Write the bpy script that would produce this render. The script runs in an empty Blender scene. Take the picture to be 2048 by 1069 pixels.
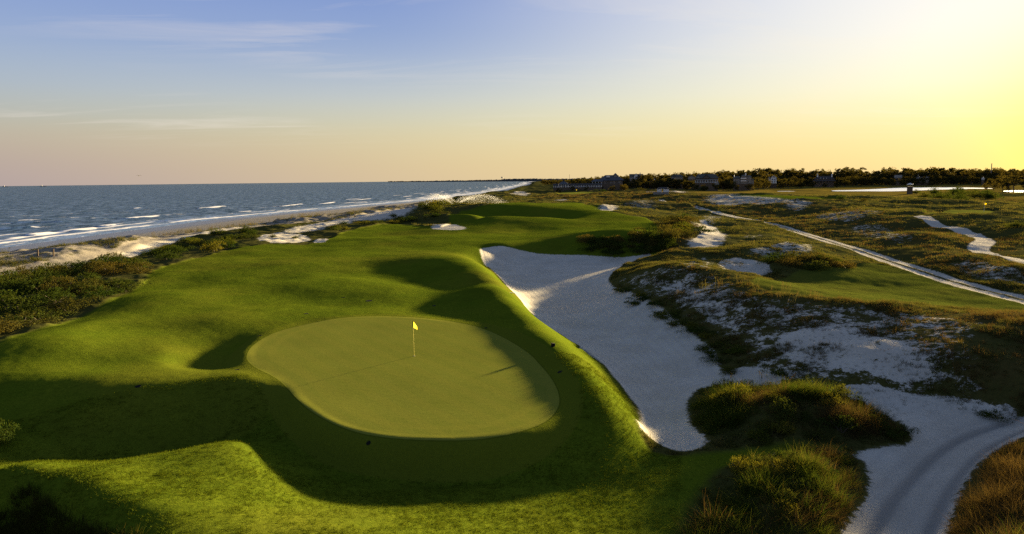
import bpy, bmesh, math, random
import numpy as np
from mathutils import Matrix, Vector

# ------------------------------------------------------------------ camera, sky, sun, exposure
R = math.radians
SC = bpy.context.scene
COL = SC.collection
CAM_Z, FPX, PITCH, ROLL = 17.0, 1400.0, R(7.1), R(0.66)
CU, CV = 1024.0, 534.5
_f = np.array([0, math.cos(PITCH), -math.sin(PITCH)])
_r0 = np.array([1.0, 0, 0]); _u0 = np.array([0, math.sin(PITCH), math.cos(PITCH)])
_r = _r0 * math.cos(ROLL) - _u0 * math.sin(ROLL)
_u = _u0 * math.cos(ROLL) + _r0 * math.sin(ROLL)
cam_d = bpy.data.cameras.new('camera'); cam = bpy.data.objects.new('camera', cam_d); COL.objects.link(cam)
cam_d.sensor_width = 36.0; cam_d.lens = 36.0 * FPX / 2048.0
cam_d.clip_start = 0.5; cam_d.clip_end = 120000.0
cam.matrix_world = Matrix(((_r[0], _u[0], -_f[0], 0), (_r[1], _u[1], -_f[1], 0), (_r[2], _u[2], -_f[2], CAM_Z), (0, 0, 0, 1)))
SC.camera = cam

SUN_AZ, SUN_EL = R(40.0), R(6.0)          # azimuth clockwise from +Y
SUN_DIR = Vector((math.sin(SUN_AZ) * math.cos(SUN_EL), math.cos(SUN_AZ) * math.cos(SUN_EL), math.sin(SUN_EL)))
sun_d = bpy.data.lights.new('sun', 'SUN'); sun = bpy.data.objects.new('sun', sun_d); COL.objects.link(sun)
sun_d.energy = 3.835; sun_d.angle = R(2.6); sun_d.color = (1.0, 0.78, 0.42)
sun.rotation_euler = (-SUN_DIR).to_track_quat('-Z', 'Y').to_euler()
SC.view_settings.view_transform = 'Standard'
SC.view_settings.look = 'None'
SC.view_settings.exposure = 2.7805
SC.view_settings.gamma = 1.0
SC.cycles.use_denoising = False
SC.cycles.max_bounces = 6
SC.cycles.transparent_max_bounces = 12

SKY_STRENGTH = 0.15
world = bpy.data.worlds.new('World'); SC.world = world; world.use_nodes = True
def build_world():
    nt = world.node_tree; N = nt.nodes; L = nt.links; N.clear()
    out = N.new('ShaderNodeOutputWorld'); bg = N.new('ShaderNodeBackground'); L.new(bg.outputs[0], out.inputs[0])
    def m(op, a, b=None, clamp=False):
        x = N.new('ShaderNodeMath'); x.operation = op; x.use_clamp = clamp
        for i, v in enumerate((a, b)):
            if v is None: continue
            if isinstance(v, bpy.types.NodeSocket): L.new(v, x.inputs[i])
            else: x.inputs[i].default_value = v
        return x.outputs[0]
    def mixc(f, a, b, mode='MIX'):
        x = N.new('ShaderNodeMix'); x.data_type = 'RGBA'; x.blend_type = mode
        for i, v in ((0, f), (6, a), (7, b)):
            if isinstance(v, bpy.types.NodeSocket): L.new(v, x.inputs[i])
            else: x.inputs[i].default_value = v if i == 0 else (*v, 1)
        return x.outputs[2]
    def lin(c): return tuple(((v / 255) / 12.92 if v / 255 < .04045 else ((v / 255 + .055) / 1.055) ** 2.4) for v in c)
    def ramp(f, stops):
        x = N.new('ShaderNodeValToRGB'); x.color_ramp.interpolation = 'B_SPLINE'; e = x.color_ramp.elements
        while len(e) < len(stops): e.new(.5)
        for k, (p, c) in enumerate(stops): e[k].position = p; e[k].color = (*lin(c), 1)
        L.new(f, x.inputs[0]); return x.outputs[0]
    tc = N.new('ShaderNodeTexCoord'); nv = N.new('ShaderNodeVectorMath'); nv.operation = 'NORMALIZE'; L.new(tc.outputs['Generated'], nv.inputs[0])
    sx = N.new('ShaderNodeSeparateXYZ'); L.new(nv.outputs[0], sx.inputs[0])
    el = m('MULTIPLY', m('ARCSINE', sx.outputs[2]), 180 / math.pi)                 # degrees above the horizon
    dt = N.new('ShaderNodeVectorMath'); dt.operation = 'DOT_PRODUCT'; L.new(nv.outputs[0], dt.inputs[0]); dt.inputs[1].default_value = SUN_DIR
    ga = m('MULTIPLY', m('ARCCOSINE', dt.outputs['Value']), 180 / math.pi)        # degrees from the sun
    e01 = m('DIVIDE', m('MAXIMUM', el, 0.0), 45.0, True)
    away = ramp(e01, [(0, (172, 157, 164)), (.04, (180, 163, 160)), (.075, (186, 175, 160)), (.105, (180, 182, 174)), (.15, (170, 184, 198)), (.22, (154, 175, 210)), (.34, (124, 150, 212)), (.6, (100, 122, 162)), (1, (92, 110, 142))])
    tow = ramp(e01, [(0, (246, 218, 156)), (.04, (248, 225, 156)), (.09, (253, 240, 182)), (.14, (255, 250, 215)), (.22, (255, 253, 244)), (.34, (255, 253, 250)), (.6, (225, 232, 248)), (1, (165, 185, 220))])
    def sm(v, a, b):
        x = N.new('ShaderNodeMapRange'); x.interpolation_type = 'SMOOTHSTEP'; L.new(v, x.inputs[0]); x.inputs[1].default_value = a; x.inputs[2].default_value = b; return x.outputs[0]
    wl = m('POWER', sm(ga, 88.0, 8.0), .75); wh = sm(ga, 52.0, 3.0)
    hi = sm(el, 0.0, 12.0)
    w = m('ADD', m('MULTIPLY', wl, m('SUBTRACT', 1.0, hi)), m('MULTIPLY', wh, hi), True)
    c = mixc(w, away, tow)
    lowd = Vector((math.sin(R(42)) * math.cos(R(2)), math.cos(R(42)) * math.cos(R(2)), math.sin(R(2))))
    d2_ = N.new('ShaderNodeVectorMath'); d2_.operation = 'DOT_PRODUCT'; L.new(nv.outputs[0], d2_.inputs[0]); d2_.inputs[1].default_value = lowd
    gb = m('MULTIPLY', m('ARCCOSINE', d2_.outputs['Value']), 180 / math.pi)
    g2 = m('POWER', 2.718, m('DIVIDE', m('MULTIPLY', gb, gb), -52.0))             # bright yellow air low under the sun
    c = mixc(m('MULTIPLY', g2, .75), c, (1.25, 1.12, .06), 'MIX')
    sky = N.new('ShaderNodeTexSky'); sky.sky_type = 'NISHITA'; sky.sun_disc = False
    sky.sun_elevation = SUN_EL; sky.sun_rotation = SUN_AZ; sky.air_density = 1.0; sky.dust_density = 1.5; sky.ozone_density = 1.5
    # thin streaks of high cloud
    mp = N.new('ShaderNodeVectorMath'); mp.operation = 'DIVIDE'; L.new(nv.outputs[0], mp.inputs[0])
    cz = N.new('ShaderNodeCombineXYZ'); zz = m('ADD', m('MAXIMUM', sx.outputs[2], 0.0), .06)
    for i in range(3): L.new(zz, cz.inputs[i])
    L.new(cz.outputs[0], mp.inputs[1])
    sc = N.new('ShaderNodeVectorMath'); sc.operation = 'MULTIPLY'; L.new(mp.outputs[0], sc.inputs[0]); sc.inputs[1].default_value = (.35, 1.1, 0)
    n1 = N.new('ShaderNodeTexNoise'); L.new(sc.outputs[0], n1.inputs[0]); n1.inputs['Scale'].default_value = 1.3; n1.inputs['Detail'].default_value = 7; n1.inputs['Roughness'].default_value = .62; n1.inputs['Distortion'].default_value = .9
    n2 = N.new('ShaderNodeTexNoise'); L.new(mp.outputs[0], n2.inputs[0]); n2.inputs['Scale'].default_value = .35; n2.inputs['Detail'].default_value = 2
    cl = m('MULTIPLY', m('MULTIPLY', m('SUBTRACT', n1.outputs[0], .50), 5.0, True), m('MULTIPLY', m('SUBTRACT', n2.outputs[0], .43), 5.0, True), True)
    cl = m('MULTIPLY', cl, m('MULTIPLY', m('SUBTRACT', el, 2.5), .5, True))
    c = mixc(m('MULTIPLY', cl, .38), c, mixc(w, (.86, .78, .72), (1.0, .92, .74)))
    c = mixc(.06, c, mixc(1.0, sky.outputs[0], (.08, .08, .08), 'MULTIPLY'))
    L.new(c, bg.inputs[0]); bg.inputs[1].default_value = SKY_STRENGTH
build_world()

# ------------------------------------------------------------------ numeric helpers
rng = np.random.default_rng(7)
random.seed(7)
def ray(u, v):
    return _f + _r * ((u - CU) / FPX) + _u * ((CV - v) / FPX)
def px(u, v, z):
    d = ray(u, v); t = (z - CAM_Z) / d[2]
    return d[0] * t, d[1] * t
def _hash(ix, iy, seed):
    h = (ix.astype(np.int64) * 374761393 + iy.astype(np.int64) * 668265263 + seed * 974634777) & 0xffffffff
    h = ((h ^ (h >> 13)) * 1274126177) & 0xffffffff
    h = h ^ (h >> 16)
    return (h & 0xffff) / 65535.0
def vnoise(x, y, seed=0):
    x = np.asarray(x, float); y = np.asarray(y, float)
    ix = np.floor(x); iy = np.floor(y); fx = x - ix; fy = y - iy
    fx = fx * fx * fx * (fx * (fx * 6 - 15) + 10); fy = fy * fy * fy * (fy * (fy * 6 - 15) + 10)
    a = _hash(ix, iy, seed); b = _hash(ix + 1, iy, seed); c = _hash(ix, iy + 1, seed); d = _hash(ix + 1, iy + 1, seed)
    return ((a + (b - a) * fx) * (1 - fy) + (c + (d - c) * fx) * fy) * 2 - 1
def fbm(x, y, seed=0, octv=4, gain=0.5):
    s = 0; a = 1; t = 0
    for o in range(octv):
        k = 2.03 ** o; ca, sa = math.cos(o * 1.1), math.sin(o * 1.1)
        s = s + a * vnoise((x * ca - y * sa) * k + 17.3 * o, (x * sa + y * ca) * k - 9.1 * o, seed + o * 13); t += a; a *= gain
    return s / t
def sstep(a, b, x):
    t = np.clip((x - a) / (b - a), 0, 1); return t * t * (3 - 2 * t)
def sdf_poly(X, Y, P):
    """signed distance, positive inside"""
    P = np.asarray(P, float); X = np.asarray(X, float); Y = np.asarray(Y, float)
    if X.size > 5000:                      # only work near the outline
        lo, hi = P.min(0), P.max(0); mg = 12 + .3 * max(hi - lo)
        m = (X > lo[0] - mg) & (X < hi[0] + mg) & (Y > lo[1] - mg) & (Y < hi[1] + mg)
        out = np.full(X.shape, -mg)
        if m.any(): out[m] = _sdf(X[m], Y[m], P)
        return out
    return _sdf(X, Y, P)
def _sdf(X, Y, P):
    d2 = np.full(X.shape, 1e18); ins = np.zeros(X.shape, bool)
    n = len(P)
    for i in range(n):
        ax, ay = P[i]; bx, by = P[(i + 1) % n]
        ex, ey = bx - ax, by - ay; wx, wy = X - ax, Y - ay
        t = np.clip((wx * ex + wy * ey) / (ex * ex + ey * ey + 1e-12), 0, 1)
        d2 = np.minimum(d2, (wx - t * ex) ** 2 + (wy - t * ey) ** 2)
        if abs(ey) > 1e-12:
            c = ((ay <= Y) != (by <= Y)) & (X < ex * (Y - ay) / ey + ax)
            ins ^= c
    d = np.sqrt(d2)
    return np.where(ins, d, -d)
def dist_line(X, Y, P, want_side=False, want_t=False):
    P = np.asarray(P, float); X = np.asarray(X, float); Y = np.asarray(Y, float)
    d2 = np.full(X.shape, 1e18); side = np.zeros(X.shape); tt = np.zeros(X.shape); acc = 0
    for i in range(len(P) - 1):
        ax, ay = P[i]; bx, by = P[i + 1]
        ex, ey = bx - ax, by - ay; ll = math.hypot(ex, ey); wx, wy = X - ax, Y - ay
        t = np.clip((wx * ex + wy * ey) / (ll * ll + 1e-12), 0, 1)
        q = (wx - t * ex) ** 2 + (wy - t * ey) ** 2
        m = q < d2
        d2 = np.where(m, q, d2)
        side = np.where(m, np.sign(ex * wy - ey * wx), side); tt = np.where(m, acc + t * ll, tt); acc += ll
    d = np.sqrt(d2)
    if want_t: return d * side, tt
    return d * side if want_side else d
def smooth_poly(P, n=3, closed=True):
    P = np.asarray(P, float)
    for _ in range(n):
        if closed:
            Q = np.roll(P, -1, 0)
            P = np.stack([P * .75 + Q * .25, P * .25 + Q * .75], 1).reshape(-1, 2)
        else:
            A, B = P[:-1], P[1:]
            M = np.stack([A * .75 + B * .25, A * .25 + B * .75], 1).reshape(-1, 2)
            P = np.concatenate([P[:1], M, P[-1:]])
    return P

# ------------------------------------------------------------------ shoreline (world XY, sea at z = 0)
SHORE = [(-146, -3000), (-146, 60)] + [px(u, v, 0) for u, v in
         ((0, 497), (200, 470), (430, 440), (600, 424), (860, 400.5), (1000, 382), (1055, 368))] + [(95, 4500), (420, 9000)]
def shore_s(X, Y):
    """metres inland of the waterline (negative at sea)"""
    return -dist_line(X, Y, SHORE, want_side=True)
TOE = [(-112, -3000), (-112, 90)] + [px(u, v, 1.9) for u, v in
       ((0, 517), (150, 500), (300, 480), (420, 464), (560, 444), (700, 428), (850, 409), (1000, 388.5), (1058, 371))] + [(130, 4500), (460, 9000)]

# ------------------------------------------------------------------ terrain control lines, (u, v, z): crests, feet, flats
CT = [
 # putting green, flat and slightly tipped to the low sun
 ((828,713,5.0),(700,720,5.0),(620,740,5.02),(950,750,5.0),(850,800,5.02),(720,800,5.03),(960,820,5.02),(760,670,4.97),(900,680,5.0)),
 [(590,795,5.02),(650,846,5.03),(710,866,5.03),(770,877,5.03),(840,882,5.03),(920,883,5.03),(990,877,5.04),(1050,863,5.05),(1095,845,5.07),(1117,820,5.1),(1120,795,5.12),(1108,765,5.15),(1085,735,5.15),(1055,703,5.12),(1010,676,5.08),(960,654,5.04),(900,641,4.98)],
 [(830,633,4.95),(740,630,4.93),(660,637,4.93),(600,648,4.95),(545,665,5.0),(505,690,5.02),(492,712,5.03),(515,738,5.03),(545,752,5.03),(570,770,5.03)],
 # bank below the front of the green and the hollow
 [(545,800,4.5),(600,850,4.3),(660,892,4.15),(760,922,4.05),(880,930,4.0),(1000,922,4.05),(1090,895,4.3),(1150,860,4.7)],
 [(570,890,3.75),(650,950,3.6),(760,975,3.55),(900,978,3.55),(1050,968,3.55),(1180,955,3.5),(1290,950,3.4)],
 [(470,880,4.9),(515,935,4.8),(555,965,4.68),(610,990,4.45),(700,1003,4.2),(800,1005,4.05),(940,1012,3.95),(1060,1030,3.7),(1200,1050,3.5),(1330,1050,3.4)],
 [(330,1069,5.8),(420,1069,5.75),(520,1069,5.6),(640,1069,5.3),(760,1069,4.95),(900,1069,4.4),(1050,1069,3.9),(1180,1069,3.6),(1300,1069,3.4)],
 ((400,1000,5.5),(480,1010,5.35),(300,960,5.3),(400,930,5.12),(560,1030,5.15)),
 # near mound, bottom left
 [(0,962,4.9),(60,958,5.0),(85,955,5.1),(200,928,5.05),(320,906,5.05),(420,890,5.05)],
 [(110,978,5.3),(160,1005,5.45),(250,1040,5.5)],
 ((0,1010,4.0),(60,1030,4.0),(120,1069,4.2),(0,1069,3.2),(220,1069,5.0)),
 # valley left of the green
 [(-60,930,3.9),(60,900,3.5),(200,880,3.3),(330,862,3.3),(430,845,3.4),(520,838,3.8)],
 [(0,820,4.6),(110,800,4.85),(200,790,4.95),(280,783,5.0),(330,776,5.05),(400,770,5.05),(480,768,5.08),(535,775,5.05)],
 [(200,830,4.3),(320,815,4.3),(440,805,4.4),(60,850,4.2)],
 # hollow at the left shoulder of the green
 ((350,735,4.5),(400,715,4.35),(450,700,4.35),(450,735,4.55),(480,690,4.55),(370,690,4.7)),
 [(312,710,5.0),(330,748,5.0),(335,670,5.0),(400,655,5.0),(480,650,5.0),(540,640,4.98)],
 ((200,700,5.25),(100,725,5.25),(0,765,5.0),(150,650,5.3),(300,620,5.25),(250,750,5.15),(120,770,5.0),(450,620,5.1),(600,622,4.98)),
 [(0,690,5.7),(60,674,5.8),(130,648,5.8),(190,640,5.5)],
 [(0,672,5.0),(60,655,5.0)],
 # shrub belt, track and foredune on the beach side
 [(-200,680,4.4),(0,640,4.6),(80,615,4.7),(150,595,4.8),(230,575,5.0),(290,560,5.2)],
 [(-200,590,4.0),(0,560,4.0),(120,545,4.0),(230,528,4.1),(300,515,4.2)],
 [(-200,575,3.6),(0,547,3.55),(100,533,3.55),(200,518,3.55),(280,500,3.6),(330,488,3.6)],
 [(-200,552,4.6),(0,528,4.5),(80,519,4.6),(150,510,4.7),(220,497,4.6),(300,484,4.5),(380,470,4.5),(460,458,4.6),(530,452,4.8)],
 [(0,516,2.0),(150,498,2.0),(300,479,2.0),(420,463,2.0),(560,443,2.1),(700,427,2.1)],
 ((300,520,4.6),(380,510,4.9),(450,498,5.0),(510,480,5.0),(420,470,4.4)),
 ((540,478,4.6),(600,482,4.6),(560,462,4.9),(640,455,5.0),(720,438,4.8),(780,430,4.6),(640,485,4.6)),
 # approach fairway
 ((700,560,5.05),(560,560,5.1),(420,560,5.2),(340,560,5.25),(400,600,5.15),(500,590,5.1),(600,585,5.0),(720,600,5.0),(500,520,5.0),(600,505,4.9),(700,480,4.9),(800,500,4.9),(800,540,5.0),(780,465,4.85)),
 ((820,620,4.7),(860,600,4.45),(900,580,4.5),(850,560,4.65),(940,570,4.8),(920,620,4.6),(980,635,4.9),(800,580,4.85)),
 [(1235,868,4.3),(1222,830,5.0),(1205,785,5.45),(1180,745,5.55),(1140,705,5.5),(1095,668,5.55),(1055,635,5.6),(1030,605,5.7),(1005,572,5.65),(980,545,5.5),(955,525,5.3),(930,511,5.1),(890,506,4.95)],
 ((1150,775,5.25),(1160,820,5.0),(1130,740,5.45),(1080,700,5.4),(1020,650,5.2)),
 # bunker floor, foot of its banks
 ((1340,900,2.9),(1320,850,2.7),(1300,780,2.6),(1370,760,2.6),(1330,720,2.5),(1250,650,2.4),(1190,600,2.4),(1120,560,2.5),(1040,530,2.7),(1150,530,2.6),(1260,525,2.7)),
 [(1284,850,2.9),(1278,822,2.85),(1255,790,2.8),(1220,745,2.8),(1190,712,2.75),(1140,680,2.7),(1075,640,2.7),(1040,600,2.75),(1010,570,2.8),(985,545,2.9),(962,525,3.2)],
 [(1300,940,3.35),(1400,920,3.3),(1500,905,3.25),(1640,892,3.2)],
 # far lip of the bunker and plateau
 [(980,513,3.4),(1080,515,3.0),(1180,518,2.9),(1260,518,2.9),(1320,511,3.4)],
 [(940,503,4.8),(1000,498,4.65),(1060,492,4.75),(1120,485,5.2),(1180,479,5.9),(1250,477,6.2),(1310,473,6.3),(1345,466,6.2)],
 ((1100,470,5.0),(1200,462,5.3),(1000,482,4.75),(900,485,4.8),(1300,455,5.6),(1050,462,5.0)),
 [(880,458,5.5),(960,456,5.6),(1050,453,5.7),(1140,450,5.8),(1250,446,5.8),(1310,440,5.8)],
 [(900,447,4.4),(960,448,4.4),(1050,447,4.6),(1140,446,5.0)],
 [(901,429,6.9),(950,431,6.8),(1000,434,6.6),(1080,437,6.3),(1150,440,5.8)],
 [(930,425,6.3),(1000,428,6.2),(1100,431,6.0)],
 [(890,419,7.3),(950,419,7.4),(1000,419.5,7.4),(1100,420.5,7.4),(1180,424,7.2),(1240,431,6.9),(1290,437,6.3)],
 ((950,410,7.4),(1000,409,7.45),(1100,407,7.5),(1160,405,7.5),(1180,411,7.3)),
 [(820,425,6.4),(845,416,7.4),(870,413,7.7),(895,416,7.2)],
 [(780,445,4.7),(830,452,4.8)],
 # mound with brush beside the plateau, sand wash
 [(1330,452,6.3),(1345,440,6.9),(1370,437,7.3),(1395,452,6.6),(1410,466,5.4)],
 ((1350,495,5.5),(1395,486,5.0),(1430,470,4.3),(1390,497,4.9),(1440,465,4.2),(1400,455,4.7),(1330,503,5.1)),  # floor between mound and dune raised to block low sun from the bunker
 # dune between bunker and road
 [(1222,560,3.7),(1260,545,4.9),(1300,536,6.0),(1350,531,6.5),(1407,533,6.5),(1450,552,6.2),(1490,575,6.1),(1531,595,6.0),(1614,599,6.1),(1717,610,6.1),(1800,620,6.1),(1904,628,6.3),(2048,634,6.8),(2200,640,7.4),(2400,650,7.8)],
 ((1290,600,3.8),(1340,620,3.9),(1400,650,4.0),(1440,690,3.7),(1350,570,4.9),(1420,600,5.1),(1500,640,4.9),(1560,690,4.5),(1650,680,5.2),(1750,700,5.1),(1850,690,5.5),(1950,700,5.9),(2048,720,6.2),(2200,740,6.8),(2400,780,7.0)),
 ((1450,740,3.1),(1480,775,3.1),(1550,745,3.7),(1650,760,3.9),(1750,780,3.8),(1880,790,3.9),(2000,790,4.2),(2048,830,3.7)),
 ((1480,548,4.1),(1530,545,3.9),(1470,520,5.0),(1440,515,5.1),(1510,519,4.9)),
 ((1560,565,3.8),(1650,560,3.7),(1700,585,3.7),(1850,590,3.7),(1950,615,3.75),(2048,618,3.8),(1780,545,3.7)),
 ((1430,500,4.9),(1500,497,5.9),(1560,484,6.2),(1610,487,6.0),(1640,500,5.0),(1560,515,4.8),(1600,540,4.2),(1680,530,4.3),(1540,525,5.2),(1600,518,5.2)),
 ((1460,470,4.9),(1480,455,5.2),(1530,468,5.2),(1500,445,4.6),(1440,455,4.5)),
 # road
 [(1330,403,4.0),(1440,428,3.9),(1500,441,3.8),(1560,455,3.7),(1630,474,3.6),(1700,495,3.6),(1780,522,3.6),(1850,545,3.6),(1950,575,3.6),(2048,601,3.6),(2200,650,3.6)],
 # dunes beyond the road
 [(1600,452,4.0),(1690,462,4.0),(1760,480,4.2),(1830,520,3.9),(1920,545,3.9),(2048,580,3.8)],
 [(1560,410,5.8),(1640,408,6.4),(1720,415,6.5),(1760,424,6.4),(1790,435,5.6)],
 ((1650,440,4.8),(1700,437,5.6),(1740,440,5.7),(1820,463,5.9),(1880,472,5.8),(1950,505,5.4),(2048,535,5.2),(1800,452,5.2)),
 ((1480,410,4.6),(1540,425,4.3),(1400,410,4.2),(1590,433,4.1)),
 [(1420,388,6.0),(1480,392,6.2),(1550,397,6.2),(1600,402,5.6)],
 ((1440,398,4.4),(1520,405,4.6),(1380,397,4.6)),
 [(1870,460,4.6),(1940,474,4.3),(1985,486,4.2),(1950,500,4.2),(2000,515,4.1),(2048,528,4.1)],
 [(1820,425,6.3),(1900,424,6.4),(2000,425,6.4),(2048,428,6.2)],
 [(1850,447,5.6),(1920,450,5.5),(2000,455,5.5),(2048,462,5.3),(1800,438,5.8)],
 [(1900,436,4.4),(1980,434,4.4)],
 # ragged links beyond the far plateau
 ((1210,418,4.8),(1230,408,6.0),(1290,400,6.6),(1330,407,5.5),(1280,415,5.0),(1320,425,4.6)),
 ((1050,398,4.8),(1150,398,4.6),(1200,395,4.6),(1300,388,4.8),(1110,388,4.4),(1180,387,4.4),(1130,393,4.0)),
 ((1020,392,4.8),(1050,385,5.0),(1060,376,5.5),(1090,372,6.0)),
 ((1390,384,5.0),(1360,386,5.6),(1300,380,4.5)),
 # marsh
 ((1450,384,1.8),(1600,388,1.7),(1750,392,1.6),(1900,398,1.8),(2048,405,2.0),(1600,380,1.2),(1750,380,1.0),(1900,381,1.0),(2048,385,1.0),(1500,377,1.5),(1700,373,2.0),(1900,372,2.0),(2048,372,2.0)),
 ((1200,378,3.5),(1300,374,3.5),(1400,372,3.0)),
 # near right: sandy track and brush mounds
 [(1700,1069,3.2),(1790,1010,3.2),(1850,950,3.2),(1900,905,3.25),(1980,870,3.3),(2048,852,3.4),(2200,800,3.5)],
 ((1720,900,3.25),(1780,860,3.4),(1860,850,3.4),(1680,960,3.25),(1840,1069,3.15)),
 ((1420,800,3.5),(1480,785,4.4),(1580,785,4.9),(1680,805,4.8),(1780,850,3.8),(1500,870,3.35),(1640,870,3.35),(1560,830,4.3)),
 ((1440,960,3.5),(1550,935,3.9),(1650,925,3.9),(1700,960,3.5),(1450,1040,3.6),(1580,1000,3.9),(1640,1050,3.5),(1400,1069,3.6)),
 ((2048,900,4.6),(1990,940,4.2),(1940,1000,3.8),(1910,1069,3.6),(2048,1000,4.8),(2048,1069,4.8),(2250,950,5.0)),
]
def densify(line, step=24.0):
    out = [line[0]]; L = [line[0], *line, line[-1]]
    for i in range(1, len(L) - 2):
        p = [np.array(q, float) for q in L[i - 1:i + 3]]
        n = max(1, int(round(math.hypot(p[2][0] - p[1][0], (p[2][1] - p[1][1]) * 2) / step)))
        for k in range(1, n + 1):
            t = k / n
            out.append(tuple(.5 * (2 * p[1] + (p[2] - p[0]) * t + (2 * p[0] - 5 * p[1] + 4 * p[2] - p[3]) * t * t + (3 * p[1] - p[0] - 3 * p[2] + p[3]) * t ** 3)) if 0 < t < 1 else tuple(p[2]))
    return out
pts = [p for ln in CT for p in (densify(ln) if isinstance(ln, list) else ln)]
# land far to the sides / behind: gentle level
ctrl = np.array([(*px(u, v, z), z) for u, v, z in pts])
ex = [(math.sin(a) * r, math.cos(a) * r, z) for a, r, z in
      ((-0.95, 15, 4), (-0.6, 15, 4), (-0.2, 14, 5), (0.2, 14, 4), (0.6, 15, 4), (0.95, 15, 4.5), (1.05, 40, 5), (1.05, 90, 4.5), (1.05, 250, 4.5), (1.05, 700, 2),
       (-1.05, 40, 4.8), (-1.0, 80, 4.2), (-0.95, 25, 3.5), (0.9, 1500, 2), (0.5, 1500, 2.5), (0.2, 1500, 3.5), (0.12, 2500, 4), (0.4, 2500, 3), (0.8, 2500, 3), (1.05, 2000, 3),
       (0.06, 2200, 4.0), (0.06, 1400, 4.5))]
ctrl = np.concatenate([ctrl, np.array(ex)])
def lp(X, Y): return np.arctan2(X, Y), np.log(np.maximum(np.hypot(X, Y), 1e-3))
ca, cl = lp(ctrl[:, 0], ctrl[:, 1])
cl = cl * 0.75
def tps_k(d2): return -np.sqrt(d2 + 2e-5)
D2 = (ca[:, None] - ca[None]) ** 2 + (cl[:, None] - cl[None]) ** 2
n = len(ctrl)
A = np.zeros((n + 3, n + 3)); A[:n, :n] = tps_k(D2) + np.eye(n) * -2e-4
A[:n, n] = 1; A[:n, n + 1] = ca; A[:n, n + 2] = cl; A[n:, :n] = A[:n, n:].T
W = np.linalg.solve(A, np.concatenate([ctrl[:, 2], np.zeros(3)]))
GA = np.linspace(-1.05, 1.05, 440); GL = np.linspace(math.log(12), math.log(3200), 560)
gz = np.zeros((len(GL), len(GA)))
for i, l in enumerate(GL):
    d2 = (GA[:, None] - ca[None]) ** 2 + (l * 0.75 - cl[None]) ** 2
    gz[i] = tps_k(d2) @ W[:n] + W[n] + W[n + 1] * GA + W[n + 2] * l * 0.75
gz = np.clip(gz, 0.3, 10.5)
def blur(g, s):
    k = np.exp(-.5 * (np.arange(-4 * s, 4 * s + 1) / s) ** 2); k /= k.sum(); h = len(k) // 2
    for ax in (0, 1):
        p = np.pad(g, [(h, h) if a == ax else (0, 0) for a in (0, 1)], mode='edge')
        g = np.apply_along_axis(lambda v: np.convolve(v, k, 'valid'), ax, p)
    return g
gz = blur(gz, 2)
def _cr(p0, p1, p2, p3, t):
    return 0.5 * (2 * p1 + (p2 - p0) * t + (2 * p0 - 5 * p1 + 4 * p2 - p3) * t * t + (3 * p1 - p0 - 3 * p2 + p3) * t ** 3)
def base_h(X, Y):
    a, l = lp(np.asarray(X, float), np.asarray(Y, float))
    fa = np.clip((a - GA[0]) / (GA[1] - GA[0]), 1, len(GA) - 3.001); fl = np.clip((l - GL[0]) / (GL[1] - GL[0]), 1, len(GL) - 3.001)
    ia = fa.astype(int); il = fl.astype(int); ta = fa - ia; tl = fl - il
    rows = []
    for k in (-1, 0, 1, 2):
        rows.append(_cr(gz[il + k, ia - 1], gz[il + k, ia], gz[il + k, ia + 1], gz[il + k, ia + 2], ta))
    z = _cr(*rows, tl)
    X = np.asarray(X, float); Y = np.asarray(Y, float); z = np.asarray(z, float)
    near = (X < -30) | (Y > 300)
    if not near.any(): return z
    if not near.all() and z.ndim: 
        z[near] = _shore_blend(X[near], Y[near], z[near]); return z
    return _shore_blend(X, Y, z)
def _shore_blend(X, Y, z):
    s = shore_s(X, Y)
    toe = dist_line(X, Y, TOE, want_side=True)          # negative inland of the dune toe
    beach = np.where(s > 0, s * 0.042, s * 0.03)
    w = sstep(-4.0, 7.0, -toe)
    return np.minimum(beach, 2.4) * (1 - w) + z * w
def hit(u, v, extra=0.0):
    """first point of the bare terrain seen through a pixel of the photograph"""
    d = ray(u, v); d = d / np.linalg.norm(d)
    t = np.geomspace(14, 3000, 900)
    P = d[None] * t[:, None]; P[:, 2] += CAM_Z
    b = P[:, 2] - base_h(P[:, 0], P[:, 1]) - extra
    k = np.argmax(b < 0)
    if k == 0: return (P[-1, 0], P[-1, 1])
    f = b[k - 1] / (b[k - 1] - b[k])
    q = P[k - 1] + (P[k] - P[k - 1]) * f
    return (q[0], q[1])
def hits(seq): return [hit(u, v) for u, v in seq]

# ------------------------------------------------------------------ outlines on the ground
G_PX = [(492,712),(505,690),(545,665),(600,648),(660,637),(740,630),(830,633),(900,641),(960,654),(1010,676),(1055,703),(1085,735),(1108,765),(1120,795),(1117,820),(1095,845),(1050,863),(990,877),(920,883),(840,882),(770,877),(710,866),(660,848),(615,820),(590,795),(570,770),(545,752),(515,738),(497,725)]
GREEN = smooth_poly([px(u, v, 5.03) for u, v in G_PX], 2)
B_PX = [(957,518),(985,515),(1080,516),(1180,519),(1260,521),(1310,518),(1285,527),(1250,538),(1225,555),(1215,572),(1222,585),(1245,597),(1290,615),(1330,640),(1370,675),(1405,700),(1430,720),(1437,740),(1450,760),(1455,770),(1410,770),(1385,783),(1372,810),(1375,840),(1385,865),(1410,882),(1415,893),(1390,911),(1340,905),(1285,897),(1273,880),(1284,850),(1280,825),(1255,790),(1220,745),(1190,712),(1140,680),(1075,640),(1050,615),(1040,600),(1010,570),(985,545),(965,530)]
BUNKER = smooth_poly([px(u, v, 2.78) for u, v in B_PX], 2)
ROAD_R = smooth_poly([px(u, v, 3.65) for u, v in ((1322,402),(1340,410),(1390,418),(1440,428.5),(1500,441),(1560,455),(1630,474),(1700,496),(1780,523),(1850,546),(1950,576),(2048,601),(2200,645),(2500,740))], 2, False)
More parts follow.
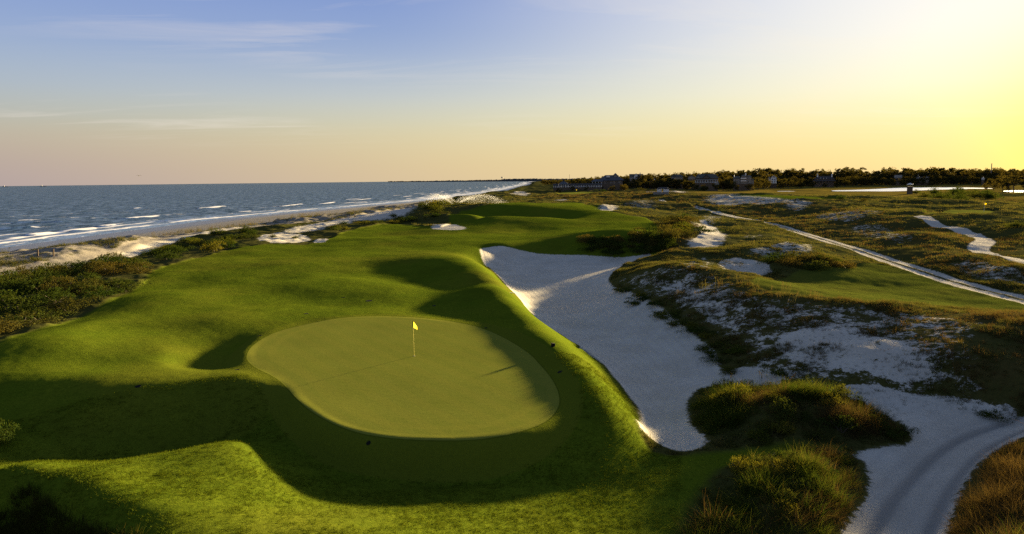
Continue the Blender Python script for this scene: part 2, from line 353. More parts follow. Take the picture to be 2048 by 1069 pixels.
TRACK = smooth_poly([px(u, v, 3.25) for u, v in ((1690,1300),(1760,1130),(1800,1069),(1840,1000),(1880,950),(1930,905),(1985,877),(2048,862),(2150,840),(2300,815))], 2, False)
PATH_R = smooth_poly([px(u, v, 4.25) for u, v in ((1840,452),(1870,460),(1920,466),(1955,474),(1975,484),(1960,493),(1955,500),(1990,512),(2048,527),(2200,565))], 2, False)
BTRACK = smooth_poly([px(u, v, 3.6) for u, v in ((-500,625),(-200,578),(0,548),(100,534),(200,519),(260,505),(310,490),(380,477),(450,466),(540,457),(620,448),(700,440),(760,430),(810,422),(850,416))], 2, False)
SPURS = [smooth_poly([px(u, v, z) for u, v in q], 2, False) for q, z in (
    (((1395,497),(1412,485),(1435,468),(1415,460),(1405,450)), 3.95),)]
APRON = hits([(1745,985),(1735,930),(1705,905),(1760,893),(1830,888),(1815,855),(1795,838),(1850,830),(1950,832),(2048,838)]) + [px(2300,818,3.5), px(2300,860,3.5)] + hits([(2048,872),(1995,900),(1945,940),(1912,1000),(1892,1069)]) + [px(1880,1300,3.2), px(1560,1300,3.2)] + hits([(1680,1069)])
SANDY = [  # outline in the photograph, share of bare sand
 ([(1216,562),(1300,540),(1407,535),(1490,577),(1531,597),(1614,601),(1717,612),(1800,622),(1904,630),(1990,652),(1930,720),(2010,800),(1900,790),(1700,765),(1560,765),(1440,768),(1500,700),(1400,655),(1330,610),(1260,580)], .50),
 ([(1640,775),(1720,765),(1850,785),(2000,805),(2048,835),(1950,845),(1800,845),(1720,805)], .80),
 ([(1440,768),(1440,742),(1500,728),(1560,748),(1560,764),(1480,776)], .95),
 ([(1560,660),(1700,640),(1820,690),(1900,760),(1780,765),(1620,740),(1540,700)], .68),
 ([(1330,545),(1400,560),(1480,620),(1500,680),(1420,650),(1350,600)], .60),
 ([(1436,524),(1470,515),(1515,520),(1542,541),(1520,549),(1470,549)], 1.0),
 ([(1480,506),(1560,487),(1620,490),(1640,505),(1590,517),(1520,513)], .55),
 ([(1340,530),(1380,515),(1430,510),(1440,540),(1390,545)], .5),
 ([(1388,498),(1386,485),(1420,474),(1402,460),(1398,449),(1420,449),(1425,462),(1452,467),(1440,480),(1416,497)], 1.0),
 ([(1375,445),(1400,425),(1450,430),(1445,445),(1400,450)], .55),
 ([(1470,475),(1510,462),(1540,470),(1510,482)], .45),
 ([(1620,437),(1650,425),(1740,421),(1780,430),(1720,445),(1660,447)], .50),
 ([(1560,413),(1600,404),(1640,405),(1620,418),(1580,424)], .55),
 ([(1680,460),(1720,448),(1790,452),(1840,474),(1800,492),(1740,478)], .48),
 ([(1880,535),(1950,515),(2048,540),(2200,580),(2200,600),(2048,575),(1960,562)], .5),
 ([(1395,404),(1420,388),(1480,390),(1550,395),(1620,402),(1600,412),(1500,411)], .58),
 ([(1225,410),(1255,402),(1310,402),(1330,415),(1290,423),(1240,418)], .48),
 ([(1330,386),(1360,383),(1380,386),(1350,393)], .7),
 ([(512,480),(540,466),(605,468),(625,482),(560,488)], 1.0),
 ([(622,487),(640,478),(658,480),(648,488)], .8),
 ([(560,466),(600,453),(700,437),(720,440),(640,458),(600,466)], .75),
 ([(690,442),(760,429),(830,411),(842,416),(820,427),(760,439)], .9),
 ([(862,457),(880,452),(925,454),(930,458),(890,459)], 1.0),
 ([(1210,422),(1235,420),(1225,416),(1200,417)], .9),
 ([(1020,390),(1040,384),(1060,390),(1045,394)], .9),
 ([(1110,403),(1130,398),(1125,404)], .9),
]
TURF = [hits([(-300,790),(0,690),(140,642),(290,567),(300,542),(400,514),(510,489),(640,492),(680,464),(780,447),(830,452),(900,457),(898,420),(1000,409),(1160,405),(1185,412),(1245,431),(1310,438),(1318,460),(1335,470),(1330,500),(1300,515),(957,518),(1040,600),(1190,712),(1280,830),(1275,890),(1390,911),(1640,890),(1700,900),(1450,928),(1385,1000),(1350,1069)]) + [px(1330,1400,3.8), px(-400,1400,4)],
        hits([(1490,562),(1560,548),(1700,530),(1760,528),(1850,552),(2048,605)]) + [px(2300,680,3.7), px(2300,650,3.8)] + hits([(2048,622),(1800,612),(1614,592),(1531,588)]),
        hits([(1840,428),(1880,421),(1960,420),(2025,425),(2000,432),(1880,432)]), hits([(1107,388),(1130,384.5),(1190,384.5),(1200,388),(1150,390)]),
        hits([(1440,394),(1500,390),(1680,397),(1690,402),(1560,400)])]
DRY = [(hits([(1300,540),(1407,535),(1531,597),(1800,622),(1990,652),(1930,720),(1800,760),(1560,740),(1480,700),(1400,640)]), .4),
       (hits([(1790,645),(2048,640),(2048,800),(1960,770),(1900,730)]) + [px(2300,800,4.5), px(2300,640,5)], .9),
       (hits([(2048,880),(1990,910),(1920,1010),(1905,1069)]) + [px(1900,1300,4), px(2400,1300,5), px(2400,850,5)], .8),
       (hits([(1200,400),(1330,380),(1600,400),(1800,440),(2048,480),(2048,560),(1850,540),(1600,460),(1440,420),(1250,415)]), .32),
       (hits([(1060,396),(1200,388),(1330,378),(1330,400),(1200,410)]), .45),
       (hits([(1330,470),(1345,438),(1410,465),(1400,480),(1350,500)]), .7),
       (hits([(1440,385),(2048,406),(2048,374),(1480,375)]), .6)]

# ------------------------------------------------------------------ nodes
class NT:
    """short hand for building a material's nodes"""
    def __init__(s, name):
        s.m = bpy.data.materials.new(name); s.m.use_nodes = True; s.t = s.m.node_tree; s.t.nodes.clear()
        s.out = s.n('ShaderNodeOutputMaterial'); s._pos = None
    def n(s, ty, **kw):
        x = s.t.nodes.new(ty)
        for k, v in kw.items(): setattr(x, k, v)
        return x
    def put(s, sock, v):
        if v is None: return
        if isinstance(v, bpy.types.NodeSocket): s.t.links.new(v, sock)
        elif isinstance(v, (tuple, list)) and len(v) == 3 and sock.type == 'RGBA': sock.default_value = (*v, 1)
        else: sock.default_value = v
    def attr(s, name, out='Fac'): return s.n('ShaderNodeAttribute', attribute_name=name).outputs[out]
    def pos(s):
        if s._pos is None: s._pos = s.n('ShaderNodeNewGeometry').outputs['Position']
        return s._pos
    def vmul(s, v, k):
        x = s.n('ShaderNodeVectorMath', operation='MULTIPLY'); s.put(x.inputs[0], v); x.inputs[1].default_value = k; return x.outputs[0]
    def noise(s, scale, detail=3, rough=.55, vec=None, out=0, dist=0.0):
        x = s.n('ShaderNodeTexNoise'); s.put(x.inputs['Vector'], vec if vec is not None else s.pos())
        x.inputs['Scale'].default_value = scale; x.inputs['Detail'].default_value = detail; x.inputs['Roughness'].default_value = rough; x.inputs['Distortion'].default_value = dist
        return x.outputs[out]
    def math(s, op, a, b=None, c=None, clamp=False):
        x = s.n('ShaderNodeMath', operation=op, use_clamp=clamp); s.put(x.inputs[0], a); s.put(x.inputs[1], b)
        if c is not None: s.put(x.inputs[2], c)
        return x.outputs[0]
    def ramp(s, v, a, b, lo=0.0, hi=1.0, smooth=True):
        x = s.n('ShaderNodeMapRange', interpolation_type='SMOOTHSTEP' if smooth else 'LINEAR'); s.put(x.inputs[0], v)
        for i, q in enumerate((a, b, lo, hi)): s.put(x.inputs[i + 1], q)
        return x.outputs[0]
    def mix(s, f, a, b, mode='MIX'):
        x = s.n('ShaderNodeMix', data_type='RGBA', blend_type=mode); s.put(x.inputs[0], f); s.put(x.inputs[6], a); s.put(x.inputs[7], b); return x.outputs[2]
    def bump(s, h, strength=.5, dist=.02, normal=None):
        x = s.n('ShaderNodeBump'); s.put(x.inputs['Height'], h); x.inputs['Strength'].default_value = strength; x.inputs['Distance'].default_value = dist
        if normal is not None: s.put(x.inputs['Normal'], normal)
        return x.outputs[0]
    def bsdf(s, col, rough=.8, spec=.2, normal=None, **kw):
        b = s.n('ShaderNodeBsdfPrincipled'); s.put(b.inputs['Base Color'], col); s.put(b.inputs['Roughness'], rough); s.put(b.inputs['Specular IOR Level'], spec)
        if normal is not None: s.put(b.inputs['Normal'], normal)
        for k, v in kw.items(): s.put(b.inputs[k], v)
        return b
    def done(s, shader):
        s.t.links.new(shader.outputs[0] if hasattr(shader, 'outputs') else shader, s.out.inputs[0]); return s.m
def simple(name, col, rough=.7, var=.25, scale=2.0, spec=.3, **kw):
    q = NT(name); f = q.noise(scale, 3)
    c = q.mix(f, tuple(x * (1 - var) for x in col), tuple(x * (1 + var) for x in col))
    return q.done(q.bsdf(c, rough, spec, **kw))

def terrain_material():
    q = NT('terrain')
    sdg = q.attr('sd_green'); sds = q.attr('sd_sand'); cov = q.attr('sandy'); turf = q.attr('turf'); dry = q.attr('dry'); wet = q.attr('wet'); trk = q.attr('track'); marsh = q.attr('marsh')
    rake = q.attr('rake')
    n1 = q.noise(0.35, 4); n2 = q.noise(3.0, 4, .6); n3 = q.noise(22.0, 3, .65); nbig = q.noise(0.06, 3)
    n4 = q.noise(9.0, 5, .75)
    # mown turf
    tc = q.mix(q.ramp(n1, .3, .7), (.078, .120, .007), (.114, .145, .009))
    tc = q.mix(q.ramp(n2, .35, .75, 0, .7), tc, (.048, .084, .005))
    tc = q.mix(q.ramp(n3, .38, .70, 0, .75), tc, (.130, .152, .013))
    tc = q.mix(q.ramp(n4, .48, .70, 0, .75), tc, (.026, .044, .004))
    tc = q.mix(q.ramp(q.noise(5.0, 6, .82, vec=q.vmul(q.pos(), (1, 1.9, 1))), .46, .62, 0, .5), tc, (.050, .072, .004))
    tc = q.mix(q.ramp(q.noise(.14, 5, .7), .45, .68, 0, .55), tc, (.056, .078, .006))
    tc = q.mix(q.ramp(nbig, .45, .7, 0, .35), tc, (.125, .112, .014))
    # rough grass of the links
    rc = q.mix(q.ramp(n1, .3, .7), (.050, .054, .013), (.085, .074, .022))
    rc = q.mix(q.ramp(n2, .35, .7, 0, .8), rc, (.036, .044, .010))
    rc = q.mix(q.ramp(n3, .35, .7, 0, .8), rc, (.070, .068, .020))
    dc = q.mix(q.ramp(n2, .3, .7), (.066, .046, .016), (.046, .036, .012))
    dc = q.mix(q.ramp(n3, .35, .7, 0, .7), dc, (.085, .062, .022))
    rc = q.mix(q.math('MULTIPLY', dry, q.ramp(n1, .25, .6, .5, 1)), rc, dc)
    mc = q.mix(q.ramp(q.noise(.02, 3, vec=q.vmul(q.pos(), (1, 3.0, 1))), .35, .65), (.23, .165, .028), (.085, .072, .016))
    rc = q.mix(marsh, rc, mc)
    gcol = q.mix(turf, rc, tc)
    # putting surface: tighter and paler, with the passes of the mower along its rim
    gc = q.mix(q.ramp(n2, .3, .7), (.156, .174, .024), (.174, .188, .028))
    gc = q.mix(q.ramp(n1, .35, .7, 0, .5), gc, (.138, .158, .020))
    gc = q.mix(q.ramp(n4, .35, .7, 0, .35), gc, (.185, .186, .034))
    ring = q.math('SINE', q.math('MULTIPLY', sdg, 4.8))
    gc = q.mix(q.math('MULTIPLY', q.ramp(ring, -.3, .6), q.ramp(sdg, 3.6, 1.0, 0, .38)), gc, (.205, .200, .030))
    lane = q.math('SINE', q.math('MULTIPLY', q.math('ADD', q.math('MULTIPLY', q.n_sep(0), .82), q.math('MULTIPLY', q.n_sep(1), .57)), 4.2))
    gc = q.mix(q.ramp(q.noise(4.0, 6, .8), .45, .65, 0, .4), gc, (.132, .150, .019))
    gc = q.mix(q.ramp(lane, -.2, .5, 0, .32), gc, (.188, .186, .028))
    coll = q.math('MULTIPLY', q.ramp(sdg, -1.35, -1.25), q.ramp(n3, .2, .8, .55, .8))
    gcol = q.mix(coll, gcol, (.104, .118, .011))
    fg = q.ramp(sdg, -.04, .04)
    gcol = q.mix(fg, gcol, gc)
    col_edge = q.math('MULTIPLY', q.ramp(sdg, -.10, -.03), q.ramp(sdg, .03, -.03))
    gcol = q.mix(q.math('MULTIPLY', col_edge, .45), gcol, (.03, .04, .004))
    # sand
    sc = q.mix(q.ramp(n1, .3, .7), (.52, .475, .39), (.61, .565, .475))
    sc = q.mix(q.ramp(n3, .4, .75, 0, .5), sc, (.40, .37, .315))
    sc = q.mix(q.math('MULTIPLY', q.ramp(n2, .45, .7), .22), sc, (.40, .37, .325))
    sc = q.mix(trk, sc, (.28, .265, .235))
    rl = q.math('SINE', q.math('MULTIPLY', q.math('ADD', rake, q.math('MULTIPLY', n2, .35)), 8.5))
    sc = q.mix(q.ramp(rl, .2, .95, 0, .14), sc, (.36, .335, .29))
    sc = q.mix(q.math('MULTIPLY', q.ramp(q.noise(5.0, 5, .8), .52, .70), .30), sc, (.27, .25, .215))
    sc = q.mix(q.attr('tan'), sc, (.19, .165, .132))
    sc = q.mix(wet, sc, (.140, .138, .134))
    jag = q.math('ADD', q.math('MULTIPLY', q.math('SUBTRACT', n2, .5), .9), q.math('MULTIPLY', q.math('SUBTRACT', n3, .5), .5))
    solid = q.ramp(q.math('ADD', sds, jag), -.12, .12)
    pn = q.math('ADD', q.math('MULTIPLY', q.noise(.8, 7, .78), .72), q.math('MULTIPLY', q.noise(6.0, 4, .75), .28))
    patch = q.ramp(q.math('SUBTRACT', q.math('ADD', q.math('MULTIPLY', cov, .62), .17), pn), -.03, .03)
    patch = q.math('MULTIPLY', patch, q.ramp(cov, .02, .2))
    fs = q.math('MAXIMUM', solid, patch)
    fs = q.math('MULTIPLY', fs, q.math('SUBTRACT', 1.0, fg))
    col = q.mix(fs, gcol, sc)
    # relief
    hg = q.math('ADD', q.math('ADD', q.math('MULTIPLY', n3, .40), q.math('MULTIPLY', n4, .55)), q.math('MULTIPLY', q.noise(1.6, 4, .7, vec=q.vmul(q.pos(), (1, 1.7, 1))), .75))
    stripes = q.math('SINE', q.math('MULTIPLY', q.math('ADD', rake, q.math('MULTIPLY', n2, .30)), 8.5))
    hs = q.math('ADD', q.math('MULTIPLY', n3, .8), q.math('MULTIPLY', stripes, .12))
    hh = q.n('ShaderNodeMix', data_type='FLOAT'); q.put(hh.inputs[0], fs); q.put(hh.inputs[2], hg); q.put(hh.inputs[3], hs)
    hh2 = q.n('ShaderNodeMix', data_type='FLOAT'); q.put(hh2.inputs[0], q.math('MULTIPLY', fg, .8)); q.put(hh2.inputs[2], hh.outputs[0]); q.put(hh2.inputs[3], .6)
    nrm = q.bump(hh2.outputs[0], .8, .045)
    rough = q.ramp(wet, 0, 1, .9, .35)
    b = q.bsdf(col, rough, q.ramp(wet, 0, .6, 0.0, .35), nrm)
    # grass lit through its blades and by its fuzz at low sun
    q.put(b.inputs['Sheen Weight'], q.math('MULTIPLY', q.math('SUBTRACT', 1.0, fs), .0))
    return q.done(b)
def _sep(self, i):
    if not hasattr(self, '_sx'):
        self._sx = self.n('ShaderNodeSeparateXYZ'); self.t.links.new(self.pos(), self._sx.inputs[0])
    return self._sx.outputs[i]
NT.n_sep = _sep
M_TERRAIN = terrain_material()

# ------------------------------------------------------------------ terrain sheet
th = np.concatenate([np.linspace(-180, -64, 24)[:-1], np.linspace(-64, -44, 40)[:-1], np.linspace(-44, 44, 860), np.linspace(44, 64, 40)[1:], np.linspace(64, 180, 24)[1:]])
th = np.radians(th)
rr = np.concatenate([[0.0, 4.0, 8.0], np.geomspace(11, 220, 400), np.geomspace(220, 1700, 190)[1:], np.geomspace(1700, 26000, 36)[1:]])
TH, RR = np.meshgrid(th, rr)
X = RR * np.sin(TH); Y = RR * np.cos(TH)
FARG = [hits([(1846,427),(1880,421.5),(1960,420.5),(2022,425),(1990,430),(1880,431)]), hits([(1107,388),(1130,384.5),(1190,384.5),(1200,388),(1150,390)])]
sd_far = np.maximum(*[sdf_poly(X, Y, smooth_poly(P, 1)) for P in FARG])
sd_green = sdf_poly(X, Y, GREEN); sd_bunker = sdf_poly(X, Y, BUNKER); sd_apron = sdf_poly(X, Y, smooth_poly(APRON, 1))
s_in = shore_s(X, Y); toe = -dist_line(X, Y, TOE, want_side=True)
turf = np.zeros_like(X)
for k_, P in enumerate(TURF): turf = np.maximum(turf, (.5 if k_ == 1 else 1.0) * sstep(-.5, .5, sdf_poly(X, Y, smooth_poly(P, 1))))
def width_px(P): return max(.25, math.sqrt(np.mean(np.sum((np.array(P) - np.mean(P, 0)) ** 2, 1))))
sandy = np.zeros_like(X)
for q, c in SANDY:
    P = hits(q); w = width_px(P) * .22
    sandy = np.maximum(sandy, c * sstep(-w, w * .6, sdf_poly(X, Y, smooth_poly(P, 1))))
dry = np.zeros_like(X)
for P, c in DRY: dry = np.maximum(dry, c * sstep(-3, 3, sdf_poly(X, Y, P)))
d_road, t_road = dist_line(X, Y, ROAD_R, want_t=True)
d_trk, t_trk = dist_line(X, Y, TRACK, want_t=True); d_pr = dist_line(X, Y, PATH_R); d_bt = dist_line(X, Y, BTRACK)
fore = sstep(0, 3, toe) * sstep(1.0, -2.0, -(-dist_line(X, Y, BTRACK, want_side=True)) * -1)
bt_side = dist_line(X, Y, BTRACK, want_side=True)       # >0 on the sea side
fore = sstep(0, 2, toe) * sstep(-1, 1, bt_side) * (s_in < 400)
sandy = np.maximum(sandy, fore * np.where(np.hypot(X, Y) < 420, .60, .3))
far_in = sstep(0, 6, toe) * (s_in < 90) * sstep(300, 420, RR)
sandy = np.maximum(sandy, far_in * .25)
sd_road = np.where(np.abs(np.abs(d_road) - .95) < 2, .62 - np.abs(np.abs(d_road) - .95), -2)
sd_pr = 1.6 - d_pr; sd_bt = 2.6 - d_bt
for P in SPURS: sd_pr = np.maximum(sd_pr, .9 - dist_line(X, Y, P))
beach = (toe < 1.0) & (s_in > -60)
sd_beach = -toe + .8
sd_sand = np.maximum.reduce([sd_bunker, sd_apron, sd_road, sd_pr, sd_bt, sd_beach])
wet = sstep(30, 8, s_in) * .85 + .15 * (toe < 0)
wet = np.where(toe < 2, wet, 0)
# heights: base + natural unevenness where nobody mows or rakes
Z = base_h(X, Y)
for u_, v_, dz, ra in ((560,600,-.40,6), (425,640,.30,4.5), (690,602,-.32,5), (300,600,.45,6), (220,655,-.45,5), (600,530,.55,9), (740,530,-.45,8), (830,522,.5,8), (450,562,-.45,7), (100,760,.30,3.5), (185,722,-.35,3.5), (700,482,.7,13), (560,508,-.45,9), (640,568,.35,6), (360,575,-.3,5), (130,690,.35,4), (900,475,.5,12), (820,468,-.5,12), (60,800,-.3,3), (260,690,-.22,3)):
    c_ = hit(u_, v_); Z += .7 * dz * np.exp(-(((X - c_[0]) / ra) ** 2 + ((Y - c_[1]) / (ra * .8)) ** 2))
wg = sstep(-1.6, .5, sd_green)
Z = Z * (1 - wg) + wg * (5.03 - .004 * (Y - 45) + .04 * fbm(X / 7, Y / 7, 51, 2))
smoothz = np.clip(np.maximum.reduce([turf, sstep(-1, .5, sd_bunker), sstep(-1, .6, sd_road), sstep(-2, .5, sd_apron) * .8, sstep(-1, .5, 2.2 - d_trk), sstep(-1, 1, sd_bt), sstep(2, -1, toe)]), 0, 1)
marsh = sstep(430, 560, RR) * sstep(R(12.0), R(15.5), TH) * sstep(R(100), R(60), TH)
roughm = (1 - smoothz) * (1 - .93 * marsh)
lod = np.clip(RR / 60, 1, 8)
Z += roughm * (.50 * fbm(X / 6.5, Y / 6.5, 3, 3) + .15 * fbm(X / 1.6, Y / 1.6, 5, 3) * (RR < 300))
farm = sstep(110, 320, RR) * roughm * sstep(20, 60, s_in)
Z += farm * (2.3 * fbm(X / 36, Y / 30, 9, 4, .5) + 1.3 * (.35 - np.abs(fbm(X / 22, Y / 14, 11, 3))))
hum = sstep(R(16), R(18), TH) * sstep(R(31), R(28), TH)
Z += fore * (.7 * np.maximum(0, fbm(X / 6.0, Y / 6.0, 21, 3) + .05) * (RR < 500))
Z += turf * (1 - sstep(-.3, .6, sd_green)) * (.30 * fbm(X / 16, Y / 16, 33, 3) * sstep(45, 80, RR) + .05 * fbm(X / 4.5, Y / 4.5, 31, 2) + .012 * fbm(X / .8, Y / .8, 32, 2) * (RR < 120))
Z += np.where(sd_bunker > 0, .03 * fbm(X / 2.2, Y / 2.2, 41, 3), 0)
# lip round the bunker, soft banks of the sand track, wheel ruts
Z += -.10 * sstep(-.15, .5, sd_bunker)
notch = hits([(1146,689),(1160,692),(1172,700),(1186,711)])
Z += -.38 * np.exp(-(dist_line(X, Y, notch) / .22) ** 2)
rut = np.exp(-((np.abs(d_trk) - .85) / .20) ** 2)
Z += -.09 * rut + .03 * np.exp(-((np.abs(d_trk) - 1.25) / .16) ** 2)
Z += -.05 * np.exp(-((np.abs(d_road) - .95) / .4) ** 2)
Z = np.where(s_in < -2, np.minimum(Z, -.1), Z)
# lagoon basin in the marsh
LAGOON = [hits_ for hits_ in ()]
lag_px = [[(1662,380.8),(1700,380.4),(1760,378),(1800,375.6),(1860,375.0),(1930,375.0),(1965,376.0),(1990,377.2),(1985,378.2),(1950,378.4),(1900,378.9),(1850,380.5),(1800,382.6),(1770,382.9),(1720,382.9),(1665,382.9)],
          [(1552,382.8),(1566,382.4),(1590,382.5),(1592,383.4),(1560,383.6)],
          [(2005,380.8),(2060,380.8),(2300,381),(2300,386),(2060,385.2),(2008,384.2)]]
LAGOON = [[px(u, v, .75) for u, v in q] for q in lag_px]
for P in LAGOON:
    sl = sdf_poly(X, Y, P); Z = np.where(sl > -12, Z * sstep(0, -12, sl) + .3 * (1 - sstep(0, -12, sl)), Z)
creek = (np.abs(vnoise(X / 60, Y / 150, 77)) < .05) & (marsh > .9)
Z = np.where(creek, Z - .5, Z)
Z = np.where(RR > 1700, np.where(s_in < 30, np.minimum(Z, s_in * .03), Z), Z)

def sampler(field):
    def f(x, y):
        x = np.atleast_1d(np.asarray(x, float)); y = np.atleast_1d(np.asarray(y, float))
        a = np.arctan2(x, y); r = np.hypot(x, y)
        ia = np.clip(np.searchsorted(th, a) - 1, 0, len(th) - 2); ir = np.clip(np.searchsorted(rr, r) - 1, 0, len(rr) - 2)
        ta = np.clip((a - th[ia]) / (th[ia + 1] - th[ia]), 0, 1); tr = np.clip((r - rr[ir]) / (rr[ir + 1] - rr[ir]), 0, 1)
        return (field[ir, ia] * (1 - ta) + field[ir, ia + 1] * ta) * (1 - tr) + (field[ir + 1, ia] * (1 - ta) + field[ir + 1, ia + 1] * ta) * tr
    return f
ground = sampler(Z)
def gz1(x, y): return float(ground(x, y)[0])
def seen(u, v):
    """ground point (x, y, z) seen at a pixel, on the finished relief"""
    d = ray(u, v); d = d / np.linalg.norm(d); t = np.geomspace(14, 3000, 2500)
    P = d[None] * t[:, None]; P[:, 2] += CAM_Z
    b = P[:, 2] - ground(P[:, 0], P[:, 1]); k = int(np.argmax(b < 0))
    return P[k] if k else P[-1]
V = np.stack([X, Y, Z], -1).reshape(-1, 3)
nr, nc = X.shape
I = np.arange(nr * nc).reshape(nr, nc)
Q = np.stack([I[:-1, :-1], I[:-1, 1:], I[1:, 1:], I[1:, :-1]], -1).reshape(-1, 4)
def fc(a): return (a.ravel()[Q]).mean(1)
# vertex normals of the whole sheet, so that the pieces meet without a seam
dzr = np.gradient(np.stack([X, Y, Z], -1), axis=0); dzt = np.gradient(np.stack([X, Y, Z], -1), axis=1)
NRM = np.cross(dzt, dzr); NRM /= np.linalg.norm(NRM, axis=-1, keepdims=True) + 1e-12; NRM[NRM[..., 2] < 0] *= -1
NRM[0] = (0, 0, 1); NRM = NRM.reshape(-1, 3)
ATT = dict(sd_green=np.clip(np.maximum(sd_green, np.where(sd_far > -2, sd_far, -9)), -3, 8), sd_sand=np.clip(sd_sand, -2, 2), sandy=sandy, turf=turf, dry=dry, wet=np.clip(wet, 0, 1), track=np.clip(np.exp(-((np.abs(d_trk) - .85) / .3) ** 2) * .7 + .25 * sstep(2.1, 1.6, d_trk), 0, 1), marsh=marsh, tan=np.where(s_in < 400, sstep(-30, -4, -toe - 0) * 0 + np.maximum(fore, (toe < 2) * 1.0) * .8, 0),
           rake=np.where(sd_bunker > -1, sd_bunker, np.where((np.abs(d_trk) < 9) & (sd_apron > -2), d_trk * .8, 0)))
def mesh_obj(name, verts, faces, mats, parent=None, smooth=False, **props):
    me = bpy.data.meshes.new(name)
    verts = np.asarray(verts, np.float32); faces = np.asarray(faces, np.int32)
    me.vertices.add(len(verts)); me.vertices.foreach_set('co', verts.ravel())
    k = faces.shape[1]
    me.loops.add(faces.size); me.loops.foreach_set('vertex_index', faces.ravel())
    me.polygons.add(len(faces)); me.polygons.foreach_set('loop_start', np.arange(0, faces.size, k, dtype=np.int32))
    me.polygons.foreach_set('use_smooth', np.full(len(faces), smooth))
    me.update(); me.validate()
    for m in (mats if isinstance(mats, (list, tuple)) else [mats]): me.materials.append(m)
    o = bpy.data.objects.new(name, me); COL.objects.link(o)
    if parent is not None: o.parent = parent
    for kk, vv in props.items(): o[kk] = vv
    return o
def attr_float(o, name, arr):
    a = o.data.attributes.new(name, 'FLOAT', 'POINT'); a.data.foreach_set('value', np.asarray(arr, np.float32))
def sheet(name, sel, **props):
    f = Q[sel]; used, inv = np.unique(f, return_inverse=True)
    o = mesh_obj(name, V[used], inv.reshape(-1, 4), M_TERRAIN, smooth=True, kind='structure', **props)
    for k, a in ATT.items(): attr_float(o, k, a.ravel()[used])
    o.data.normals_split_custom_set_from_vertices(NRM[used].tolist())
    return o
cls = np.zeros(len(Q), int)
cls[fc(sd_beach) > .4] = 6
cls[(fc(sd_bt) > 0) & (fc(RR) < 400)] = 5
cls[fc(1.7 - np.abs(d_road)) > 0] = 3
cls[fc(sd_pr) > 0] = 4
cls[fc(sd_apron) > 0] = 7
cls[fc(sd_bunker) > 0] = 2
cls[fc(sd_green) > 0] = 1
cls[(fc(sd_far) > 0) & (fc(X) > 60)] = 8
cls[(fc(sd_far) > 0) & (fc(X) <= 60)] = 9
under = fc(s_in) < -70
cls[under] = -1
sheet('ground', cls == 0, label='rolling green links land with mown turf, dunes and marsh', category='ground')
sheet('putting_green', cls == 1, label='smooth pale putting green around the flagstick', category='putting green')
sheet('sand_bunker', cls == 2, label='long pale sand bunker beside the putting green', category='bunker')
sheet('gravel_road', cls == 3, label='straight pale two-rut road running across the links at right', category='road')
sheet('sand_path', cls == 4, label='crooked sandy path among the dunes at far right', category='path')
sheet('sand_path', cls == 5, label='pale sand track between the shrubs and the beach dunes', category='path')
sheet('beach', cls == 6, label='grey wet sand beach along the surf', category='beach')
sheet('sand_path', cls == 7, label='sandy cart track with wheel ruts curving through the near right corner', category='path')
if (cls == 8).any(): sheet('putting_green', cls == 8, label='pale far putting green on the ridge at the right edge', category='putting green')
if (cls == 9).any(): sheet('putting_green', cls == 9, label='thin pale far putting green below the white colonnade', category='putting green')

# ------------------------------------------------------------------ sea
def sea_material():
    q = NT('sea_water'); foam = q.attr('foam'); shal = q.attr('shallow')
    p = q.pos()
    f1 = q.noise(.55, 5, .7, vec=q.vmul(p, (1.0, .45, 1))); f2 = q.noise(1.7, 4, .7, vec=q.vmul(p, (1.0, .5, 1)))
    fm = q.ramp(q.math('SUBTRACT', q.math('ADD', foam, q.math('MULTIPLY', foam, .15)), q.math('ADD', q.math('MULTIPLY', f1, .75), q.math('MULTIPLY', f2, .35))), -.10, .13)
    fm = q.math('MULTIPLY', fm, q.ramp(foam, .02, .15))
    deep = q.mix(q.ramp(q.noise(.03, 3, vec=q.vmul(p, (1, .4, 1))), .35, .65), (.020, .046, .080), (.030, .060, .096))
    deep = q.mix(shal, deep, (.05, .075, .085))
    h = q.math('ADD', q.math('MULTIPLY', q.noise(.22, 4, .65, vec=q.vmul(p, (1, .55, 1))), 1.0), q.math('MULTIPLY', q.noise(.9, 3, .6, vec=q.vmul(p, (1, .6, 1))), .30))
    nrm = q.bump(h, .85, 1.15)
    ch = q.math('ADD', q.math('MULTIPLY', q.noise(.16, 5, .72, vec=q.vmul(p, (1, .42, 1))), .6), q.math('MULTIPLY', q.noise(.55, 4, .7, vec=q.vmul(p, (1, .4, 1))), .4))
    df = q.n('ShaderNodeBsdfDiffuse'); q.put(df.inputs[0], deep); q.put(df.inputs['Normal'], nrm)
    gl = q.n('ShaderNodeBsdfGlossy'); q.put(gl.inputs['Roughness'], .22); q.put(gl.inputs['Color'], (.85, .95, 1.0)); q.put(gl.inputs['Normal'], nrm)
    w = q.n('ShaderNodeMixShader'); q.put(w.inputs[0], q.math('ADD', q.ramp(ch, .42, .60, .06, .46), q.math('MULTIPLY', shal, .30))); q.t.links.new(df.outputs[0], w.inputs[1]); q.t.links.new(gl.outputs[0], w.inputs[2])
    fo = q.bsdf((.80, .79, .80), .9, .0)
    mx = q.n('ShaderNodeMixShader'); q.put(mx.inputs[0], fm); q.t.links.new(w.outputs[0], mx.inputs[1]); q.t.links.new(fo.outputs[0], mx.inputs[2])
    return q.done(mx)
